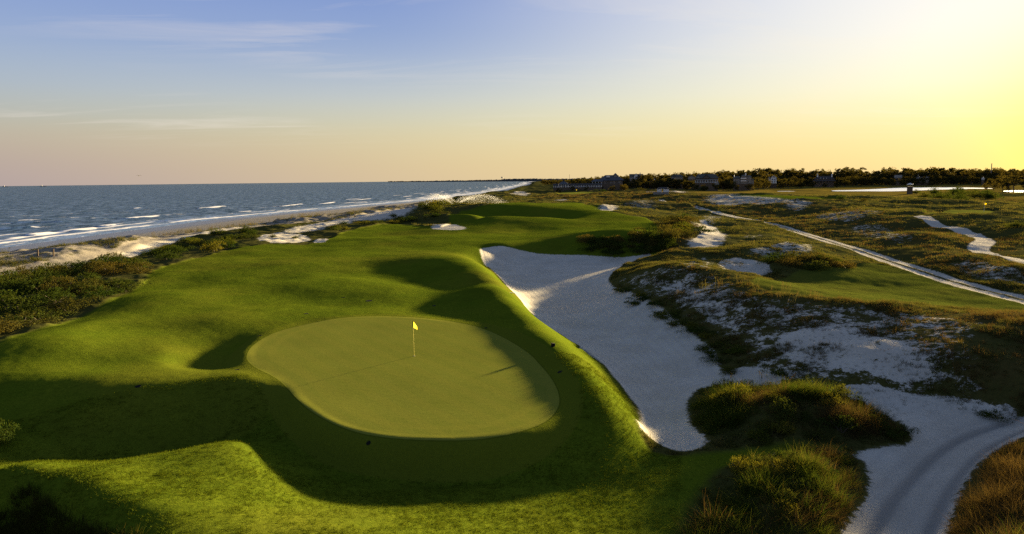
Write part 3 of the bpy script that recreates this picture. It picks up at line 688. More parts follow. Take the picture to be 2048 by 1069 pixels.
def build_sea():
    a = np.radians(np.concatenate([np.linspace(-86, -44, 40)[:-1], np.linspace(-44, 9, 460)]))
    r = np.concatenate([np.geomspace(100, 1400, 440), np.geomspace(1400, 30000, 60)[1:]])
    A_, R_ = np.meshgrid(a, r); x = R_ * np.sin(A_); y = R_ * np.cos(A_)
    P = np.array(SHORE); sd, t = dist_line(x, y, SHORE, want_t=True); d = sd        # metres off shore
    dn = d + 2.6 * fbm(t / 28, d / 40, 61, 3) + 1.2 * fbm(t / 9, d / 15, 62, 2)
    calm = np.exp(-R_ / 900)
    z = .12 * fbm(x / 11, y / 5.5, 63, 3) * sstep(2, 25, d) + .10 * np.sin(2 * math.pi * (d / 19 + .8 * fbm(t / 70, d / 50, 64, 2))) * sstep(8, 40, d) * calm
    foam = np.zeros_like(x)
    alt = fbm(t / 22, d / 80, 66, 3)
    surf = lambda c, w: np.exp(-((dn - c) / w) ** 2)
    z += .30 * surf(11, 2.2) * (.7 + .6 * alt)
    foam = np.maximum(foam, sstep(0.3, -.1, np.abs(dn - 11) / 9 - .5) * .42 * sstep(-.5, 1.5, dn))
    foam = np.maximum(foam, 1.05 * surf(10.5, 1.5) * sstep(-.75, .1, alt))
    foam = np.maximum(foam, .75 * surf(4.6, .8) * sstep(-.3, .35, fbm(t / 12, 0 * t, 67, 2)))
    foam = np.maximum(foam, .55 * surf(.6, .6))
    b2 = fbm(t / 44, 0 * t, 68, 3)
    b3 = fbm(t / 38, 0 * t + 5, 73, 3)
    foam = np.maximum(foam, .9 * surf(33 + 6 * fbm(t / 45, 0 * t, 74, 2), 1.3 + .8 * b3) * sstep(.02, .25, b3))
    foam = np.maximum(foam, .95 * surf(21 + 5 * fbm(t / 50, 0 * t, 69, 2), 1.6) * sstep(-.15, .2, b2))
    foam = np.maximum(foam, sstep(60, 14, dn) * sstep(3, 14, dn) * (.34 + .24 * fbm(t / 14, d / 5, 70, 3)))
    # wide white water farther along the shore
    farw = sstep(330, 700, R_)
    for k, c in enumerate((20, 33, 48, 66, 90)):
        m = sstep(-.05, .25, fbm(t / 55, 0 * t + k * 3.1, 71 + k, 3)); foam = np.maximum(foam, farw * .95 * surf(c + 6 * fbm(t / 60, 0 * t, 80 + k, 2), 2.6) * m)
    foam = np.maximum(foam, farw * sstep(70, 10, dn) * .48)
    # single breakers seen off the beach
    for (u0, v0), (u1, v1), hgt in (((60,471),(96,467),.55), ((140,462),(184,458),.5), ((198,453.5),(226,451),.5), ((252,438.5),(312,433),.6), ((398,418),(446,413.5),.6), ((480,424.5),(500,423),.3), ((270,418),(276,416),.25), ((560,414),(600,409),.4), ((640,409),(668,405),.4), ((700,402),(740,398),.4), ((20,478),(40,475),.3)):
        p0 = px(u0, v0, 0); p1 = px(u1, v1, 0)
        l = dist_line(x, y, [p0, p1]); br = 1.0 + 1.0 * hgt
        q0_ = np.array(p0); q1_ = np.array(p1); ax_ = (q1_ - q0_) / (np.linalg.norm(q1_ - q0_) + 1e-9); al = ((x - q0_[0]) * ax_[0] + (y - q0_[1]) * ax_[1]) / np.linalg.norm(q1_ - q0_)
        wob = fbm(al * 5 + u0, 0 * al, 95, 3); taper = np.clip(1.3 - np.abs(al - .6) * 1.5, .15, 1.2)
        foam = np.maximum(foam, 1.15 * np.exp(-(l / (br * (1.1 + .9 * wob) * taper * 1.5 + .2)) ** 2)); z += hgt * np.exp(-(l / 2.2) ** 2)
    for p in ((0, 459, 60, 455), (150, 463, 130, 464), (330, 443, 420, 436), (20, 447, 120, 444)):     # dark unbroken swells
        l = dist_line(x, y, [px(p[0], p[1], 0), px(p[2], p[3], 0)]); z += .55 * np.exp(-(l / 3.0) ** 2)
    caps = sstep(.30, .52, fbm(x / 12, y / 9, 91, 3)) * sstep(25, 60, d) * np.exp(-R_ / 900); foam = np.maximum(foam, caps * .78)
    shallow = sstep(45, 2, d)
    z = np.where(d < 1, -.015 + .0 * z, z * sstep(0, 6, d))
    z = np.where(d < 0, np.maximum(d * .02, -.2) + .0, z)
    z *= sstep(6000, 800, R_) * .9 + .1
    I = np.arange(x.size).reshape(x.shape)
    Q = np.stack([I[:-1, :-1], I[:-1, 1:], I[1:, 1:], I[1:, :-1]], -1).reshape(-1, 4)
    keep = (d.ravel()[Q].max(1) > -1.0)
    Q = Q[keep]; used, inv = np.unique(Q, return_inverse=True)
    o = mesh_obj('sea', np.stack([x, y, z], -1).reshape(-1, 3)[used], inv.reshape(-1, 4), sea_material(), smooth=True, kind='structure', label='blue-grey sea with lines of white surf', category='sea')
    attr_float(o, 'foam', foam.ravel()[used]); attr_float(o, 'shallow', shallow.ravel()[used])
build_sea()
def water_pool(name, P, z, label):
    bm = bmesh.new(); vs = [bm.verts.new((x, y, z)) for x, y in P]; bm.faces.new(vs); bmesh.ops.recalc_face_normals(bm, faces=bm.faces)
    me = bpy.data.meshes.new(name); bm.to_mesh(me); bm.free()
    if me.polygons[0].normal.z < 0: me.flip_normals()
    q = bpy.data.materials.get('still_water')
    if q is None:
        k = NT('still_water'); gl = k.n('ShaderNodeBsdfGlossy'); k.put(gl.inputs['Roughness'], .30); k.put(gl.inputs['Color'], (.9, .9, .9)); k.put(gl.inputs['Normal'], k.bump(k.noise(.7, 3), 1.0, .5)); q = k.done(gl)
    me.materials.append(q); o = bpy.data.objects.new(name, me); COL.objects.link(o)
    o['kind'] = 'structure'; o['label'] = label; o['category'] = 'water'
for P, lb in zip(LAGOON, ('long shining lagoon in the marsh before the trees', 'small bright pool at the left end of the marsh', 'thin bright channel at the right end of the marsh')):
    c = np.mean(P, 0); water_pool('lagoon', smooth_poly([c + (np.array(p) - c) * 1.0 for p in P], 2), .62, lb)

# ------------------------------------------------------------------ plants: materials and leaf-level meshes
def leaf_material(name, cols, trans=.4, tint=1.7, tcol=None):
    """cols: two base colours mixed per plant and along it"""
    q = NT(name); rnd = q.n('ShaderNodeObjectInfo').outputs['Random']
    v = q.noise(1.3, 3); f = q.math('ADD', q.math('MULTIPLY', rnd, .6), q.math('MULTIPLY', v, .4))
    c = q.mix(q.ramp(f, .2, .8), cols[0], cols[1])
    if len(cols) > 2: c = q.mix(q.ramp(f, .62, .9), c, cols[2])
    d = q.n('ShaderNodeBsdfDiffuse'); q.put(d.inputs[0], c)
    t = q.n('ShaderNodeBsdfTranslucent'); q.put(t.inputs[0], q.mix(1.0, c, tcol or (tint * 1.15, tint, tint * .5), 'MULTIPLY'))
    mx = q.n('ShaderNodeMixShader'); mx.inputs[0].default_value = trans; q.t.links.new(d.outputs[0], mx.inputs[1]); q.t.links.new(t.outputs[0], mx.inputs[2])
    return q.done(mx)
M_GRASS = leaf_material('dune_grass_blades', ((.046, .056, .014), (.080, .076, .026), (.125, .105, .048)), .25)
M_BRUSH = leaf_material('brush_blades', ((.030, .052, .007), (.058, .074, .012), (.092, .082, .020)), .32)
M_DRYGRASS = leaf_material('dry_grass_blades', ((.078, .052, .020), (.058, .046, .016), (.125, .085, .036)), .25)
M_TUFT = leaf_material('turf_blades', ((.064, .094, .006), (.088, .110, .009)), .15)
M_DARKGRASS = leaf_material('tall_grass_blades', ((.022, .030, .006), (.045, .042, .012)))
M_OATS = leaf_material('sea_oat_stalks', ((.060, .060, .022), (.10, .080, .036)), .25)
M_SHRUB = leaf_material('shrub_leaves', ((.024, .042, .008), (.044, .058, .011), (.064, .068, .015)), .25)  # leaf tones lowered to hold the shade of the left thicket
M_SHRUBY = leaf_material('yellow_shrub_leaves', ((.050, .068, .010), (.095, .092, .014)), .3)
M_TREE = leaf_material('tree_leaves', ((.034, .036, .012), (.052, .050, .016)), .3, 1.7, (2.0, 1.5, .6))  # warm translucent tint stands in for haze glow over the wood
M_BARK = simple('bark', (.10, .075, .055), .9)
def blades(n, h, spread, w, lean, seed, seg=2, droop=.5):
    g = np.random.default_rng(seed); V = []; F = []
    for _ in range(n):
        a = g.uniform(0, 2 * math.pi); rad = spread * math.sqrt(g.uniform()); bx, by = rad * math.cos(a), rad * math.sin(a)
        az = a + g.normal(0, .7); L = h * g.uniform(.55, 1.1); le = lean * g.uniform(.2, 1.2); k = len(V); wv = w * g.uniform(.7, 1.2)
        fx, fy = -math.sin(az + g.normal(0, .6)), math.cos(az + g.normal(0, .6))
        for s in range(seg + 1):
            t = s / seg; out = L * le * (t ** (1 + droop)); zz = L * t * (1 - .28 * le * t)
            ww = wv * (1 - t * .85) * .5
            cx, cy = bx + math.cos(az) * out, by + math.sin(az) * out
            V += [(cx - fx * ww, cy - fy * ww, zz), (cx + fx * ww, cy + fy * ww, zz)]
        for s in range(seg): F.append((k + 2 * s, k + 2 * s + 1, k + 2 * s + 3, k + 2 * s + 2))
    return np.array(V), np.array(F)
def quads_on(C, N, size, g, aspect=.6):
    """leaf quads at points C turned roughly to N"""
    n = len(C); N = N / (np.linalg.norm(N, axis=1, keepdims=True) + 1e-9)
    t = g.normal(size=(n, 3)); u = np.cross(N, t); u /= np.linalg.norm(u, axis=1, keepdims=True) + 1e-9; v = np.cross(N, u)
    s = (size * g.uniform(.6, 1.3, n))[:, None]
    V = np.stack([C - u * s, C + v * s * aspect, C + u * s, C - v * s * aspect], 1).reshape(-1, 3)
    return V, np.arange(n * 4).reshape(-1, 4)
def raw_mesh(name, V, F, mat, smooth=False):
    me = bpy.data.meshes.new(name); V = np.asarray(V, np.float32); F = np.asarray(F, np.int32); k = F.shape[1]
    me.vertices.add(len(V)); me.vertices.foreach_set('co', V.ravel()); me.loops.add(F.size); me.loops.foreach_set('vertex_index', F.ravel())
    me.polygons.add(len(F)); me.polygons.foreach_set('loop_start', np.arange(0, F.size, k, dtype=np.int32)); me.polygons.foreach_set('use_smooth', np.full(len(F), smooth))
    me.update(); me.validate(); me.materials.append(mat); return me
def scatter(name, P, scl, proto_me, label, category, seed=0, tilt=.12):
    """ground cover nobody could count: one object, copies of a clump on points"""
    me = bpy.data.meshes.new(name); P = np.asarray(P, np.float32); n = len(P)
    me.vertices.add(n); me.vertices.foreach_set('co', P.ravel()); me.update()
    g = np.random.default_rng(seed)
    a = me.attributes.new('scl', 'FLOAT', 'POINT'); a.data.foreach_set('value', np.asarray(scl, np.float32))
    rot = np.stack([g.normal(0, tilt, n), g.normal(0, tilt, n), g.uniform(0, 6.283, n)], 1).astype(np.float32)
    a = me.attributes.new('rot', 'FLOAT_VECTOR', 'POINT'); a.data.foreach_set('vector', rot.ravel())
    o = bpy.data.objects.new(name, me); COL.objects.link(o); o['kind'] = 'stuff'; o['label'] = label; o['category'] = category
    po = bpy.data.objects.new(name + '_clump', proto_me)
    ng = bpy.data.node_groups.new(name, 'GeometryNodeTree'); ng.interface.new_socket('Geometry', in_out='INPUT', socket_type='NodeSocketGeometry'); ng.interface.new_socket('Geometry', in_out='OUTPUT', socket_type='NodeSocketGeometry')
    gi = ng.nodes.new('NodeGroupInput'); go = ng.nodes.new('NodeGroupOutput'); oi = ng.nodes.new('GeometryNodeObjectInfo'); oi.inputs['Object'].default_value = po
    ip = ng.nodes.new('GeometryNodeInstanceOnPoints')
    na = ng.nodes.new('GeometryNodeInputNamedAttribute'); na.data_type = 'FLOAT'; na.inputs['Name'].default_value = 'scl'
    nb = ng.nodes.new('GeometryNodeInputNamedAttribute'); nb.data_type = 'FLOAT_VECTOR'; nb.inputs['Name'].default_value = 'rot'
    ng.links.new(gi.outputs[0], ip.inputs['Points']); ng.links.new(oi.outputs['Geometry'], ip.inputs['Instance'])
    ng.links.new(nb.outputs[0], ip.inputs['Rotation']); ng.links.new(na.outputs[0], ip.inputs['Scale']); ng.links.new(ip.outputs[0], go.inputs[0])
    md = o.modifiers.new('scatter', 'NODES'); md.node_group = ng
    return o
S = {k: sampler(v) for k, v in dict(turf=turf, sandy=sandy, dry=dry, sds=np.clip(sd_sand, -5, 5), sdg=np.clip(sd_green, -5, 5), toe=np.clip(toe, -50, 400), marsh=marsh, fore=fore).items()}
def polar_points(n, r0, r1, a0, a1, seed, power=1.0):
    g = np.random.default_rng(seed); r = np.sqrt(g.uniform(r0 ** 2, r1 ** 2, n)) if power == 1 else r0 * (r1 / r0) ** g.uniform(0, 1, n)
    a = np.radians(g.uniform(a0, a1, n)); return r * np.sin(a), r * np.cos(a), g
def with_z(x, y, dz=0.0): return np.stack([x, y, ground(x, y) + dz], 1)

# grass over the near and middle dunes
x, y, g = polar_points(150000, 24, 120, 2, 50, 101)
p = (S['turf'](x, y) < .35) & (S['sds'](x, y) < -.25)
cl_ = fbm(x / 2.2, y / 2.2, 103, 3)
dens = np.clip(.72 - .55 * S['sandy'](x, y) + .7 * cl_, .14, 1)
p &= g.uniform(0, 1, len(x)) < dens
dr = S['dry'](x, y)
pg = p & (g.uniform(0, 1, len(x)) > dr * .85); pd = p & ~pg
size = np.clip(.75 + .7 * cl_ - .30 * S['sandy'](x, y), .3, 1.5) * g.uniform(.6, 1.25, len(x))
ME_CL = raw_mesh('grass_clump', *blades(24, .33, .16, .016, .85, 1), M_GRASS)
ME_CLD = raw_mesh('dry_grass_clump', *blades(26, .5, .18, .018, .7, 2), M_DRYGRASS)
scatter('dune_grass', with_z(x[pg], y[pg], -.03), size[pg], ME_CL, 'green-olive marram grass tufts growing over the sandy dunes at right', 'grass', 1)
scatter('dry_grass', with_z(x[pd], y[pd], -.03), size[pd], ME_CLD, 'brown dry grass covering the dune at the right edge', 'grass', 2)
x, y, g = polar_points(60000, 120, 620, -8, 50, 111, 2)
p = (S['turf'](x, y) < .4) & (S['sds'](x, y) < -.4) & (S['marsh'](x, y) < .35) & (S['toe'](x, y) > 3)
cl_ = fbm(x / 9, y / 9, 113, 3)
p &= g.uniform(0, 1, len(x)) < np.clip(.42 - .6 * S['sandy'](x, y) + .9 * cl_, .02, 1)
ME_FAR = raw_mesh('far_grass_clump', *blades(20, .40, .60, .06, .8, 3), M_GRASS)
ME_FARD = raw_mesh('far_dry_clump', *blades(20, .40, .60, .06, .8, 4), M_DRYGRASS)
size = np.hypot(x, y) / 330 * g.uniform(.6, 1.3, len(x)) + .55
pd = p & (g.uniform(0, 1, len(x)) < S['dry'](x, y) * 1.1); pg = p & ~pd
scatter('links_grass', with_z(x[pg], y[pg], -.05), size[pg], ME_FAR, 'shaggy green grass over the far links and dunes', 'grass', 3)
scatter('links_dry_grass', with_z(x[pd], y[pd], -.05), size[pd], ME_FARD, 'tawny dry grass over the far links beyond the road', 'grass', 4)
# longer rough turf in front
x, y, g = polar_points(60000, 19, 46, -42, 14, 121)
p = (S['turf'](x, y) > .6) & (S['sdg'](x, y) < -1.2) & (S['sds'](x, y) < -.1)
p &= g.uniform(0, 1, len(x)) < np.clip(.55 + .9 * fbm(x / 3, y / 1.4, 123, 3), .05, 1)
ME_TUFT = raw_mesh('turf_tuft', *blades(16, .075, .12, .012, .8, 5), M_TUFT)
scatter('turf_grass', with_z(x[p], y[p], -.01), g.uniform(.6, 1.3, p.sum()), ME_TUFT, 'short rough turf on the mounds in front of the green', 'grass', 5)
# tall dark grass at the near left corner, brush on the near right mounds
x, y, g = polar_points(14000, 18, 34, -50, -14, 131)
Pd = hits([(0,968),(80,962),(150,1018),(300,1069)]) + [px(250, 1300, 4), px(-600, 1300, 4), px(-600, 990, 4)]
p = _sdf(x, y, np.array(Pd)) > .25
ME_TALL = raw_mesh('tall_grass_clump', *blades(24, .42, .2, .016, .8, 6), M_DARKGRASS)
scatter('tall_grass', with_z(x[p], y[p], -.03), g.uniform(.6, 1.25, p.sum()), ME_TALL, 'dark unmown tall grass on the shaded slope in the near left corner', 'grass', 6)
MOUND1 = [(1385,800),(1400,778),(1480,772),(1580,770),(1680,785),(1770,818),(1815,872),(1790,885),(1680,880),(1560,888),(1480,890),(1420,870),(1388,850)]
MOUND2 = [(1360,1069),(1400,990),(1440,945),(1530,922),(1640,912),(1705,915),(1735,960),(1725,1000),(1680,1069)]
BR = [hits(MOUND1), hits(MOUND2) + [px(1660, 1200, 3.4), px(1350, 1200, 3.6)], hits([(2048,885),(1985,915),(1935,970),(1905,1069)]) + [px(1900, 1200, 3.4), px(2300, 1200, 5), px(2300, 860, 5)]]
ME_BRUSH = raw_mesh('brush_clump', *blades(26, .85, .26, .017, 1.0, 7, 4, .9), M_BRUSH)
ME_BRUSHD = raw_mesh('dry_brush_clump', *blades(24, .9, .26, .015, 1.0, 8, 4, .9), M_DRYGRASS)
x, y, g = polar_points(30000, 20, 52, 8, 50, 141)
ins = [_sdf(x, y, np.array(P)) for P in BR]
for k, (nm, lb, share) in enumerate((('brush_grass', 'long arching grass on the rounded brush mound beside the bunker end', .25), ('brush_grass', 'long arching grass on the brush mound at the bottom edge beside the sand track', .40), ('brush_grass', 'long brown grass on the bank in the near right corner', .85))):
    lump = fbm(x / 1.3, y / 1.3, 146 + k, 3); rag = ins[k] + .55 * fbm(x / .9, y / .9, 149, 3)
    m = rag > .1; edge = np.clip(rag, 0, 1)
    m &= g.uniform(0, 1, len(x)) < np.clip(.55 + 1.0 * lump, .12, .9)
    side = sstep(-.6, .5, fbm(x / 2.4, y / 2.4, 145, 3) + (share - .5) * 1.6 + (.5 * np.clip((np.arctan2(x, y) - R(20)) / R(8), -1, 1) if k < 2 else 0))
    isdry = g.uniform(0, 1, len(x)) < side
    sz = (.40 + .60 * edge) * np.clip(.8 + .75 * lump, .4, 1.5) * g.uniform(.6, 1.2, len(x))
    a = m & ~isdry; b = m & isdry
    scatter(nm, with_z(x[a], y[a], -.04), sz[a], ME_BRUSH, 'green ' + lb, 'grass', 10 + k, .22)
    scatter(nm, with_z(x[b], y[b], -.04), sz[b], ME_BRUSHD, 'tawny ' + lb, 'grass', 20 + k, .22)
# grass and sea oats on the foredune
def oats(seed):
    g = np.random.default_rng(seed); V = []; F = []
    for i in range(9):
        a = g.uniform(0, 6.28); bx, by = .35 * g.normal(), .35 * g.normal(); L = g.uniform(1.1, 1.8); az = g.uniform(0, 6.28); le = g.uniform(.05, .22)
        prev = None
        for s in range(6):
            t = s / 5; w = .008 if t < .72 else .028 * (1 - abs(t - .88) * 3)
            o = L * le * t * t + (max(0, t - .8) * .5); c = (bx + math.cos(az) * o, by + math.sin(az) * o, L * (t - .18 * max(0, t - .75)))
            k = len(V); V += [(c[0] - w * math.sin(az), c[1] + w * math.cos(az), c[2]), (c[0] + w * math.sin(az), c[1] - w * math.cos(az), c[2])]
            if prev is not None: F.append((prev, prev + 1, k + 1, k))
            prev = k
    v2, f2 = blades(26, .6, .4, .02, .7, seed + 1); n = len(V)
    return np.concatenate([np.array(V), v2]), np.concatenate([np.array(F), f2 + n])
x, y, g = polar_points(60000, 90, 420, -50, -6, 151, 2)
to = S['toe'](x, y); bs = dist_line(x, y, BTRACK, want_side=True)
nz = fbm(x / 7, y / 16, 153, 3)
p = (to > .8) & (bs > 2.6) & (nz > .02) & (g.uniform(0, 1, len(x)) < np.clip(nz * 3.0, 0, 1))
sel = g.uniform(0, 1, len(x))
ME_FORE = raw_mesh('foredune_clump', *blades(24, .6, .35, .03, .7, 9), M_GRASS)
po_ = p & (sel < .30) & (to < 16); pf = p & ~po_
scatter('sea_oats', with_z(x[po_], y[po_], -.05), g.uniform(.7, 1.2, po_.sum()), raw_mesh('sea_oat_clump', *oats(31), M_OATS), 'tall thin sea oats standing along the crest of the beach dune', 'sea oats', 31)
scatter('foredune_grass', with_z(x[pf], y[pf], -.05), g.uniform(.7, 1.5, pf.sum()), ME_FORE, 'low green grass patches on the beach dune', 'grass', 32)
x, y, g = polar_points(2600, 34, 75, 10, 34, 161)
p = (S['sandy'](x, y) > .2) & (S['sandy'](x, y) < .62) & (S['turf'](x, y) < .3) & (S['sds'](x, y) < 0) & (fbm(x / 9, y / 9, 163, 2) > .05)
p &= g.uniform(0, 1, len(x)) < .10
scatter('sea_oats', with_z(x[p], y[p], -.05), g.uniform(.5, .8, p.sum()), raw_mesh('dune_oat_clump', *oats(41), M_OATS), 'scattered pale seed stalks on the dune right of the bunker', 'sea oats', 33)

# ------------------------------------------------------------------ shrubs, one object each
def link(name, data=None, parent=None):
    o = bpy.data.objects.new(name, data); COL.objects.link(o)
    if parent is not None: o.parent = parent
    return o
def tag(o, label, cat, group=None):
    o['label'] = label; o['category'] = cat
    if group: o['group'] = group
    return o
def tube(P, R0, R1, k=6):
    P = [np.array(p, float) for p in P]; V = []; F = []
    for i, p in enumerate(P):
        d = P[min(i + 1, len(P) - 1)] - P[max(i - 1, 0)]; d = d / (np.linalg.norm(d) + 1e-9)
        a = np.cross(d, (0.3, .8, .5)); a /= np.linalg.norm(a) + 1e-9; b = np.cross(d, a); r = R0 + (R1 - R0) * i / (len(P) - 1)
        for j in range(k): V.append(p + r * (a * math.cos(6.2832 * j / k) + b * math.sin(6.2832 * j / k)))
    for i in range(len(P) - 1):
        for j in range(k): F.append((i * k + j, i * k + (j + 1) % k, (i + 1) * k + (j + 1) % k, (i + 1) * k + j))
    return np.array(V), np.array(F)
def joinVF(L):
    V = []; F = []; n = 0
    for v, f in L: V.append(v); F.append(np.asarray(f) + n); n += len(v)
    return np.concatenate(V), np.concatenate(F)
def shrub_meshes(seed, mat, n=2100, size=.037):
    g = np.random.default_rng(seed); C = []; N = []
    lobes = [(g.normal(0, .36), g.normal(0, .36), g.uniform(.12, .42), g.uniform(.34, .58)) for _ in range(9)]
    for lx, ly, lz, lr in lobes:
        k = n // 9; d = g.normal(size=(k, 3)); d /= np.linalg.norm(d, axis=1, keepdims=True); d[:, 2] = np.abs(d[:, 2]) * 1.0 - .12
        rr_ = lr * g.uniform(.62, 1.08, k)[:, None]; c = np.array([lx, ly, lz]) + d * rr_ * np.array([1, 1, .95]); C.append(c); N.append(d + g.normal(0, .55, d.shape))
    # leafy shoots that break the outline
    for _ in range(44):
        a = g.uniform(0, 6.28); r0 = g.uniform(0, .8); m = 9; t = np.linspace(0, 1, m)[:, None]
        b = np.array([r0 * math.cos(a), r0 * math.sin(a), .78 * math.sqrt(max(0, 1 - r0 * r0))]); dr_ = np.array([math.cos(a) * .3 + g.normal(0, .15), math.sin(a) * .3 + g.normal(0, .15), 1]); c = b + dr_ * t * g.uniform(.12, .28) + g.normal(0, .02, (m, 3)); C.append(c); N.append(g.normal(size=(m, 3)))
    C = np.concatenate(C); N = np.concatenate(N); C[:, 2] = np.maximum(C[:, 2], .01)
    st = joinVF([tube([(0, 0, -.1), (math.cos(a) * .2, math.sin(a) * .2, .25), (math.cos(a) * .5, math.sin(a) * .5, .6)], .03, .008, 4) for a in np.linspace(0, 6.28, 6)[:-1] + g.uniform(0, .5, 5)])
    return raw_mesh('foliage', *quads_on(C, N, size, g), mat), raw_mesh('stem', *st, M_BARK)
SHR = {'dark': [shrub_meshes(s, M_SHRUB) for s in (1, 2, 3, 4)], 'gold': [shrub_meshes(s, M_SHRUBY) for s in (5, 6, 7)],
       'tawny': [shrub_meshes(s, leaf_material('tawny_shrub_leaves', ((.048, .050, .012), (.074, .060, .016)), .25)) for s in (8, 9)]}
def put_shrub(x, y, r, h, kind, label, group, g, sink=.05):
    fo, st = SHR[kind][int(g.integers(len(SHR[kind])))]
    e = link('shrub'); e.location = (x, y, gz1(x, y) - sink * r); e.rotation_euler = (g.normal(0, .06), g.normal(0, .06), g.uniform(0, 6.28)); e.scale = (r, r * g.uniform(.85, 1.15), h)
    tag(e, label, 'shrub', group); link('foliage', fo, e); link('stem', st, e)
    return e
TINT = {'dark': 'dark green', 'gold': 'yellow-green', 'tawny': 'tawny'}
def place_word(x, y, P):
    a = np.arctan2(P[:, 0], P[:, 1]); r = np.hypot(P[:, 0], P[:, 1]); fa = (math.atan2(x, y) - a.min()) / (a.max() - a.min()); fr = (math.hypot(x, y) - r.min()) / (r.max() - r.min())
    return ('near' if fr < .5 else 'far') + ' ' + ('left part' if fa < .25 else 'left middle' if fa < .5 else 'right middle' if fa < .75 else 'right part')
def thicket(outline, n, r0, r1, hf, kinds, label, group, seed, gap=.75, extra=()):
    g = np.random.default_rng(seed); P = np.array(list(hits(outline)) + list(extra)); lo, hi = P.min(0), P.max(0); got = []; tries = 0
    while len(got) < n and tries < 6000:
        tries += 1; x, y = g.uniform(lo[0], hi[0]), g.uniform(lo[1], hi[1])
        if _sdf(np.array([x]), np.array([y]), P)[0] < .1: continue
        r = g.uniform(r0, r1)
        if any((x - a) ** 2 + (y - b) ** 2 < ((r + c) * gap * .5) ** 2 for a, b, c in got): continue
        got.append((x, y, r)); kd = kinds[int(g.integers(len(kinds)))]
        put_shrub(x, y, r, r * hf * g.uniform(.75, 1.25), kd, ('broad ' if r > r0 + (r1 - r0) * .55 else 'small ') + TINT[kd] + ' shrub in the ' + place_word(x, y, P) + ' of ' + label, group, g)
    return got
thicket([(-60,700),(0,672),(120,638),(230,595),(292,565),(300,548),(235,522),(120,540),(0,562),(-150,590)], 64, 2.0, 3.1, .62, ['dark', 'dark', 'dark', 'tawny'], 'the left thicket', 'shrubs of the left thicket', 201, .55)
thicket([(296,515),(330,490),(400,476),(470,464),(508,462),(512,480),(450,500),(380,515),(320,522)], 24, 1.9, 2.8, .66, ['dark', 'dark', 'gold'], 'the clump beside the sand patch', 'shrubs of the middle clump', 202, .55)
thicket([(640,466),(700,448),(760,440),(800,432),(820,445),(760,452),(690,462)], 16, 1.6, 2.4, .5, ['dark', 'gold'], 'the low row above the beach', 'shrubs of the far low row', 203)
thicket([(815,440),(830,420),(858,410),(890,412),(905,425),(890,440),(850,450)], 22, 2.6, 4.0, .6, ['dark', 'dark', 'gold'], 'the mound before the spray', 'shrubs of the bushy mound', 204, .6)
thicket([(1165,482),(1250,480),(1330,476),(1345,490),(1310,509),(1230,514),(1170,505)], 34, 1.4, 2.1, .75, ['dark', 'dark', 'dark', 'tawny'], 'the bank above the bunker', 'shrubs of the bunker bank', 205, .55)
thicket([(1318,470),(1335,445),(1368,432),(1395,450),(1408,468),(1380,480),(1345,486)], 20, 2.0, 3.0, .6, ['tawny', 'tawny', 'gold', 'dark'], 'the mound beside the sand wash', 'shrubs of the tawny mound', 206)
thicket(MOUND1, 26, .6, 1.05, .8, ['dark', 'dark', 'gold'], 'the mound right of the bunker', 'shrubs of the near mound', 207, .9)
thicket([(1372,1050),(1420,975),(1470,945),(1560,925),(1650,915),(1690,930),(1640,990),(1560,1060)], 20, .5, .8, .8, ['gold', 'gold', 'dark'], 'the bottom-edge brush mound', 'plants of the bottom mound', 208, .95)
thicket([(1225,575),(1260,582),(1330,612),(1400,655),(1470,690),(1490,735),(1440,735),(1390,690),(1330,640),(1250,600)], 26, .8, 1.3, .45, ['dark', 'dark', 'gold'], 'the right bunker rim', 'shrubs of the bunker rim', 209)
thicket([(1780,398),(1830,388),(1900,386),(1990,388),(2010,398),(1960,406),(1850,404)], 22, 4.0, 7.0, .75, ['dark'], 'the thicket before the lagoon', 'bushes before the lagoon', 210, .8)
thicket([(1130,384),(1160,378),(1240,376),(1300,378),(1290,384),(1210,386)], 16, 5.0, 8.0, .6, ['dark', 'tawny'], 'the scrub below the clubhouse', 'bushes below the far buildings', 211, .8)
thicket([(1378,382),(1400,374),(1430,376),(1434,384)], 12, 4.0, 7.0, .7, ['dark'], 'the clump below the large house', 'bushes below the large house', 212, .7)
thicket([(1520,525),(1560,515),(1640,520),(1720,535),(1700,545),(1600,543)], 14, 1.2, 2.0, .6, ['dark', 'tawny'], 'the hummocks behind the sand hollow', 'shrubs behind the sand hollow', 213)
gS = np.random.default_rng(214)
for (u, v), r, h, k, lb in (((-6, 890), 1.1, 1.3, 'dark', 'round bushy shrub at the left edge beside the dark hollow'),
        ((1460, 748), .85, .55, 'dark', 'round shrub at the bunker edge where the sand runs right'),
        ((1990, 838), .8, .5, 'dark', 'shrub on the sand slope at the right edge above the track'),
        ((1560, 752), .9, .5, 'dark', 'low spreading shrub behind the near brush mound'),
        ((1680, 400), 2.2, 2.4, 'dark', 'single bush standing on the pale marsh flat'), ((1728, 403), 1.6, 1.4, 'tawny', 'smaller bush right of the single marsh bush'),
        ((592, 478), 1.3, .8, 'gold', 'pale yellow-green bush on the sand patch beside the fairway'),
        ((545, 476), 1.0, .9, 'dark', 'small dark bush at the left end of the sand patch'),
        ((1303, 483), 2.6, 2.7, 'dark', 'tall dark bush added on the right end of the bank to shade the bunker'), ((1330, 481), 2.8, 2.9, 'tawny', 'tall tawny bush added on the right end of the bank to shade the bunker'),  # both bushes added tall to keep low sun off the bunker sand
        ((2035, 455), 2.5, 1.6, 'dark', 'dark bush on the ridge at the right edge below the far green')):
    q = seen(u, v); put_shrub(q[0], q[1], r, h, k, lb, None, gS)

